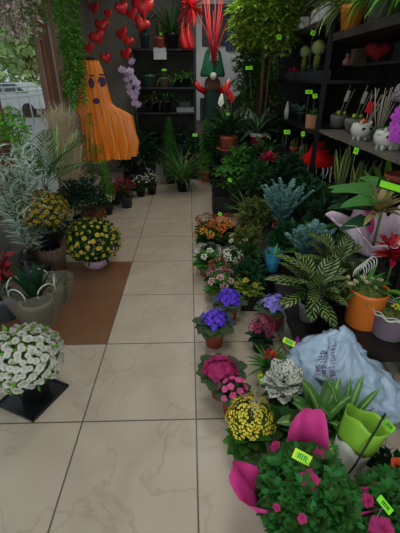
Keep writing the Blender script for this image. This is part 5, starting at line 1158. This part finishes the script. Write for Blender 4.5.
cx_ = on(228, 216) + Vector((.02, .14, .014))
def schef(label, loc, r, h, pm, hz, n, m, seed, L=.14):
    rg = random.Random(seed)
    def fn(mb):
        for i in range(n):
            a = i * 2.4; q = Vector((cos(a) * rg.uniform(.05, .2), sin(a) * rg.uniform(.05, .2), h + hz * rg.uniform(.35, 1))); tube(mb, [(0, 0, h * .8), q], .003, 4, False)
            for j in range(7): leaf(mb, q, j * .9 + a, .15, L * rg.uniform(.8, 1.1), L * .32, 'oval', .9, .15, 4)
    return plant('umbrella_plant', label, 'plant', loc, r, h, pm, fn, m)
schef('umbrella plant with shiny leaves standing in the black crate at the aisle corner', cx_ + Vector((.06, .02, 0)), .1, .2, black, .42, 22, G_mid, 3)
schef('pale green umbrella plant standing in the second black crate', cx_ + Vector((.14, .42, 0)), .1, .22, dgrey, .55, 24, G_vine, 4, .15)
spider('striped dracaena spreading over the small flower group', on(243, 232) + Vector((.05, .08, 0)), .09, .16, black, 40, .38, 6, stripe('cordyline leaf', hx('3c5a34'), hx('6a8a4a'), 'mid', thr=.3), .03, name='dracaena', droop=1.1)
brom('bromeliad with a small red heart beside the tall blue fern', on(258, 246) + Vector((.06, .06, 0)), .07, .13, black, .32, .04, G_olive, P_red, 14, .06, .16, 22, seed=5)
brom('tall magenta flowered bromeliad with a white edged vase behind the dracaena', on(247, 222) + Vector((.0, .1, 0)), .07, .18, mat('whitish pot', hx('8c8880'), .6), .3, .035, G_dark, P_dred, 30, .09, .34, 18, seed=7)
brom('crimson bromeliad in front of the maroon pot', on(267, 212, .25) + Vector((-.0, .2, 0)), .09, .2, black, .36, .045, G_deep, P_crim, 30, .13, .34, 20, seed=8)
# filler plants that close the display between benches
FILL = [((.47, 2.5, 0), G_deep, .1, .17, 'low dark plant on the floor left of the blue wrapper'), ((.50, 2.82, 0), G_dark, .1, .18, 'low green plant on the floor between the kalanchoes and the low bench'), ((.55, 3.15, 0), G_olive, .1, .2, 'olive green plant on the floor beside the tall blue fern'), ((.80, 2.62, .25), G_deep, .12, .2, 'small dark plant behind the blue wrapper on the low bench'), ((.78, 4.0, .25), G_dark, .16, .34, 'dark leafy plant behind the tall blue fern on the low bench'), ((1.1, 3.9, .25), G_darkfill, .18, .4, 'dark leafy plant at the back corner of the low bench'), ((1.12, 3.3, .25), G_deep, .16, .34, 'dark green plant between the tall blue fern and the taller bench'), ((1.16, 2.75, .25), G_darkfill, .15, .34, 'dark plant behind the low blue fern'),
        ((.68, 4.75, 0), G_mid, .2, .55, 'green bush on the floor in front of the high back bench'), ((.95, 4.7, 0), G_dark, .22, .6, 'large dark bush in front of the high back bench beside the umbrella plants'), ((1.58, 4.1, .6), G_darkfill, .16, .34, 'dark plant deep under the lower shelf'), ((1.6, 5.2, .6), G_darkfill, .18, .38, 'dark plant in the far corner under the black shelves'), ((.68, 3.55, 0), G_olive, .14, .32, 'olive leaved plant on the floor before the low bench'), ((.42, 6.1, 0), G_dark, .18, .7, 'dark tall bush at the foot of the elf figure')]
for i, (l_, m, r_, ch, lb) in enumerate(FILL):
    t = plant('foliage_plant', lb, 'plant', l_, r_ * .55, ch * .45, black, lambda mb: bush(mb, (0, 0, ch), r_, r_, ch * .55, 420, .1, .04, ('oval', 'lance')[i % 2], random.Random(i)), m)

# ------------------------------------------------------------------ price tags, stuck in the pots
def ptag(label, px, py, z0, Y=None, w_=.05, h_=.028, length=None, az=0, tilt=.5, roll=0, border=False, lean=(0, .0)):
    p_ = at(px, py, Y); price_tag(label, p_, (p_.z - z0) if length is None else length, w_, h_, az, tilt, roll, lean, border)
yb = lambda px, py, z=0: on(px, py, z).y
ptag('slanted green tag on a long stick leaning over the crate corner', 220, 214, .1, yb(224, 244) - .02, .04, .035, roll=.5, lean=(-.1, .02))
ptag('green tag in the burnt orange kalanchoe', 229, 234, .09, yb(224, 244) - .06, .062, .034)
ptag('green tag under the striped dracaena', 245, 221, .1, yb(243, 232) - .05, .06, .03)
ptag('round yellow tag below the umbrella plant', 230, 180, .3, cx_.y - .14, .05, .045, roll=.4)
ptag('tilted yellow tag by the grey bowl', 251, 273, .08, yb(247, 285), .045, .05, roll=.6, lean=(-.03, .0))
ptag('green tag high in the foliage above the red pot', 249, 68, .92, 5.05, .085, .045, lean=(.15, .06))
ptag('faint green tag by the terracotta pot on the high bench', 228, 114, .9, 4.95, .04, .035)
ptag('green tag standing at the left end of the cactus shelf', 279, 37, 1.61, 4.85, .055, .06, lean=(.03, .02))
ptag('green tag behind the larger globe cactus', 313, 33, 1.61, 4.3, .05, .05, roll=.4)
ptag('left green tag in the light terracotta pot', 309, 92, 1.22, 4.03, .075, .04)
ptag('right green tag in the light terracotta pot', 315, 96, 1.22, 3.96, .05, .045, roll=-.2)
ptag('yellow green tag on a stick over the small bench pots', 287, 132, .75, 4.4, .075, .05)
ptag('small pale tag right of the yellow green tag over the bench pots', 303, 134, .7, 3.75, .035, .05)
ptag('bright green tag among the snake plants', 356, 151, .7, 2.6, .035, .045, roll=.3)
ptag('yellow edged tag lying over the white leaved plant near the violet spike', 289, 342, .05, yb(296, 372) - .1, .07, .03, roll=.45, border=True, lean=(.0, .02))
ptag('upright yellow edged tag left of the white leaved plant', 261, 379, .05, yb(268, 400), .026, .055, roll=-.15, border=True, lean=(-.07, -.03))
q = on(302, 457, .43); price_tag('yellow edged tag on top of the large azalea', q, .18, .065, .035, 0, .7, .5, (0, .03), True)
q = on(389, 426, .25); price_tag('green tag at the lower edge of the plastic bag', q, .22, .055, .035, 0, .8, .9, (.03, .0))
q = on(385, 505, .42); price_tag('narrow green tag in the corner azalea', q, .2, .07, .022, .2, .5, 1.0, (0, .02))
ptag('green tag on the black pot of the rack top', 163, 34, 2.2, 6.5, .11, .05)
ptag('green tag on the middle rack shelf', 164, 70, 1.6, 6.5, .07, .035)
ptag('green tag between the conifers', 195, 135, .3, 6.3, .08, .05)
ptag('yellow tag in the terracotta pot of the tall conifer', 206, 157, .2, 6.35, .1, .06)
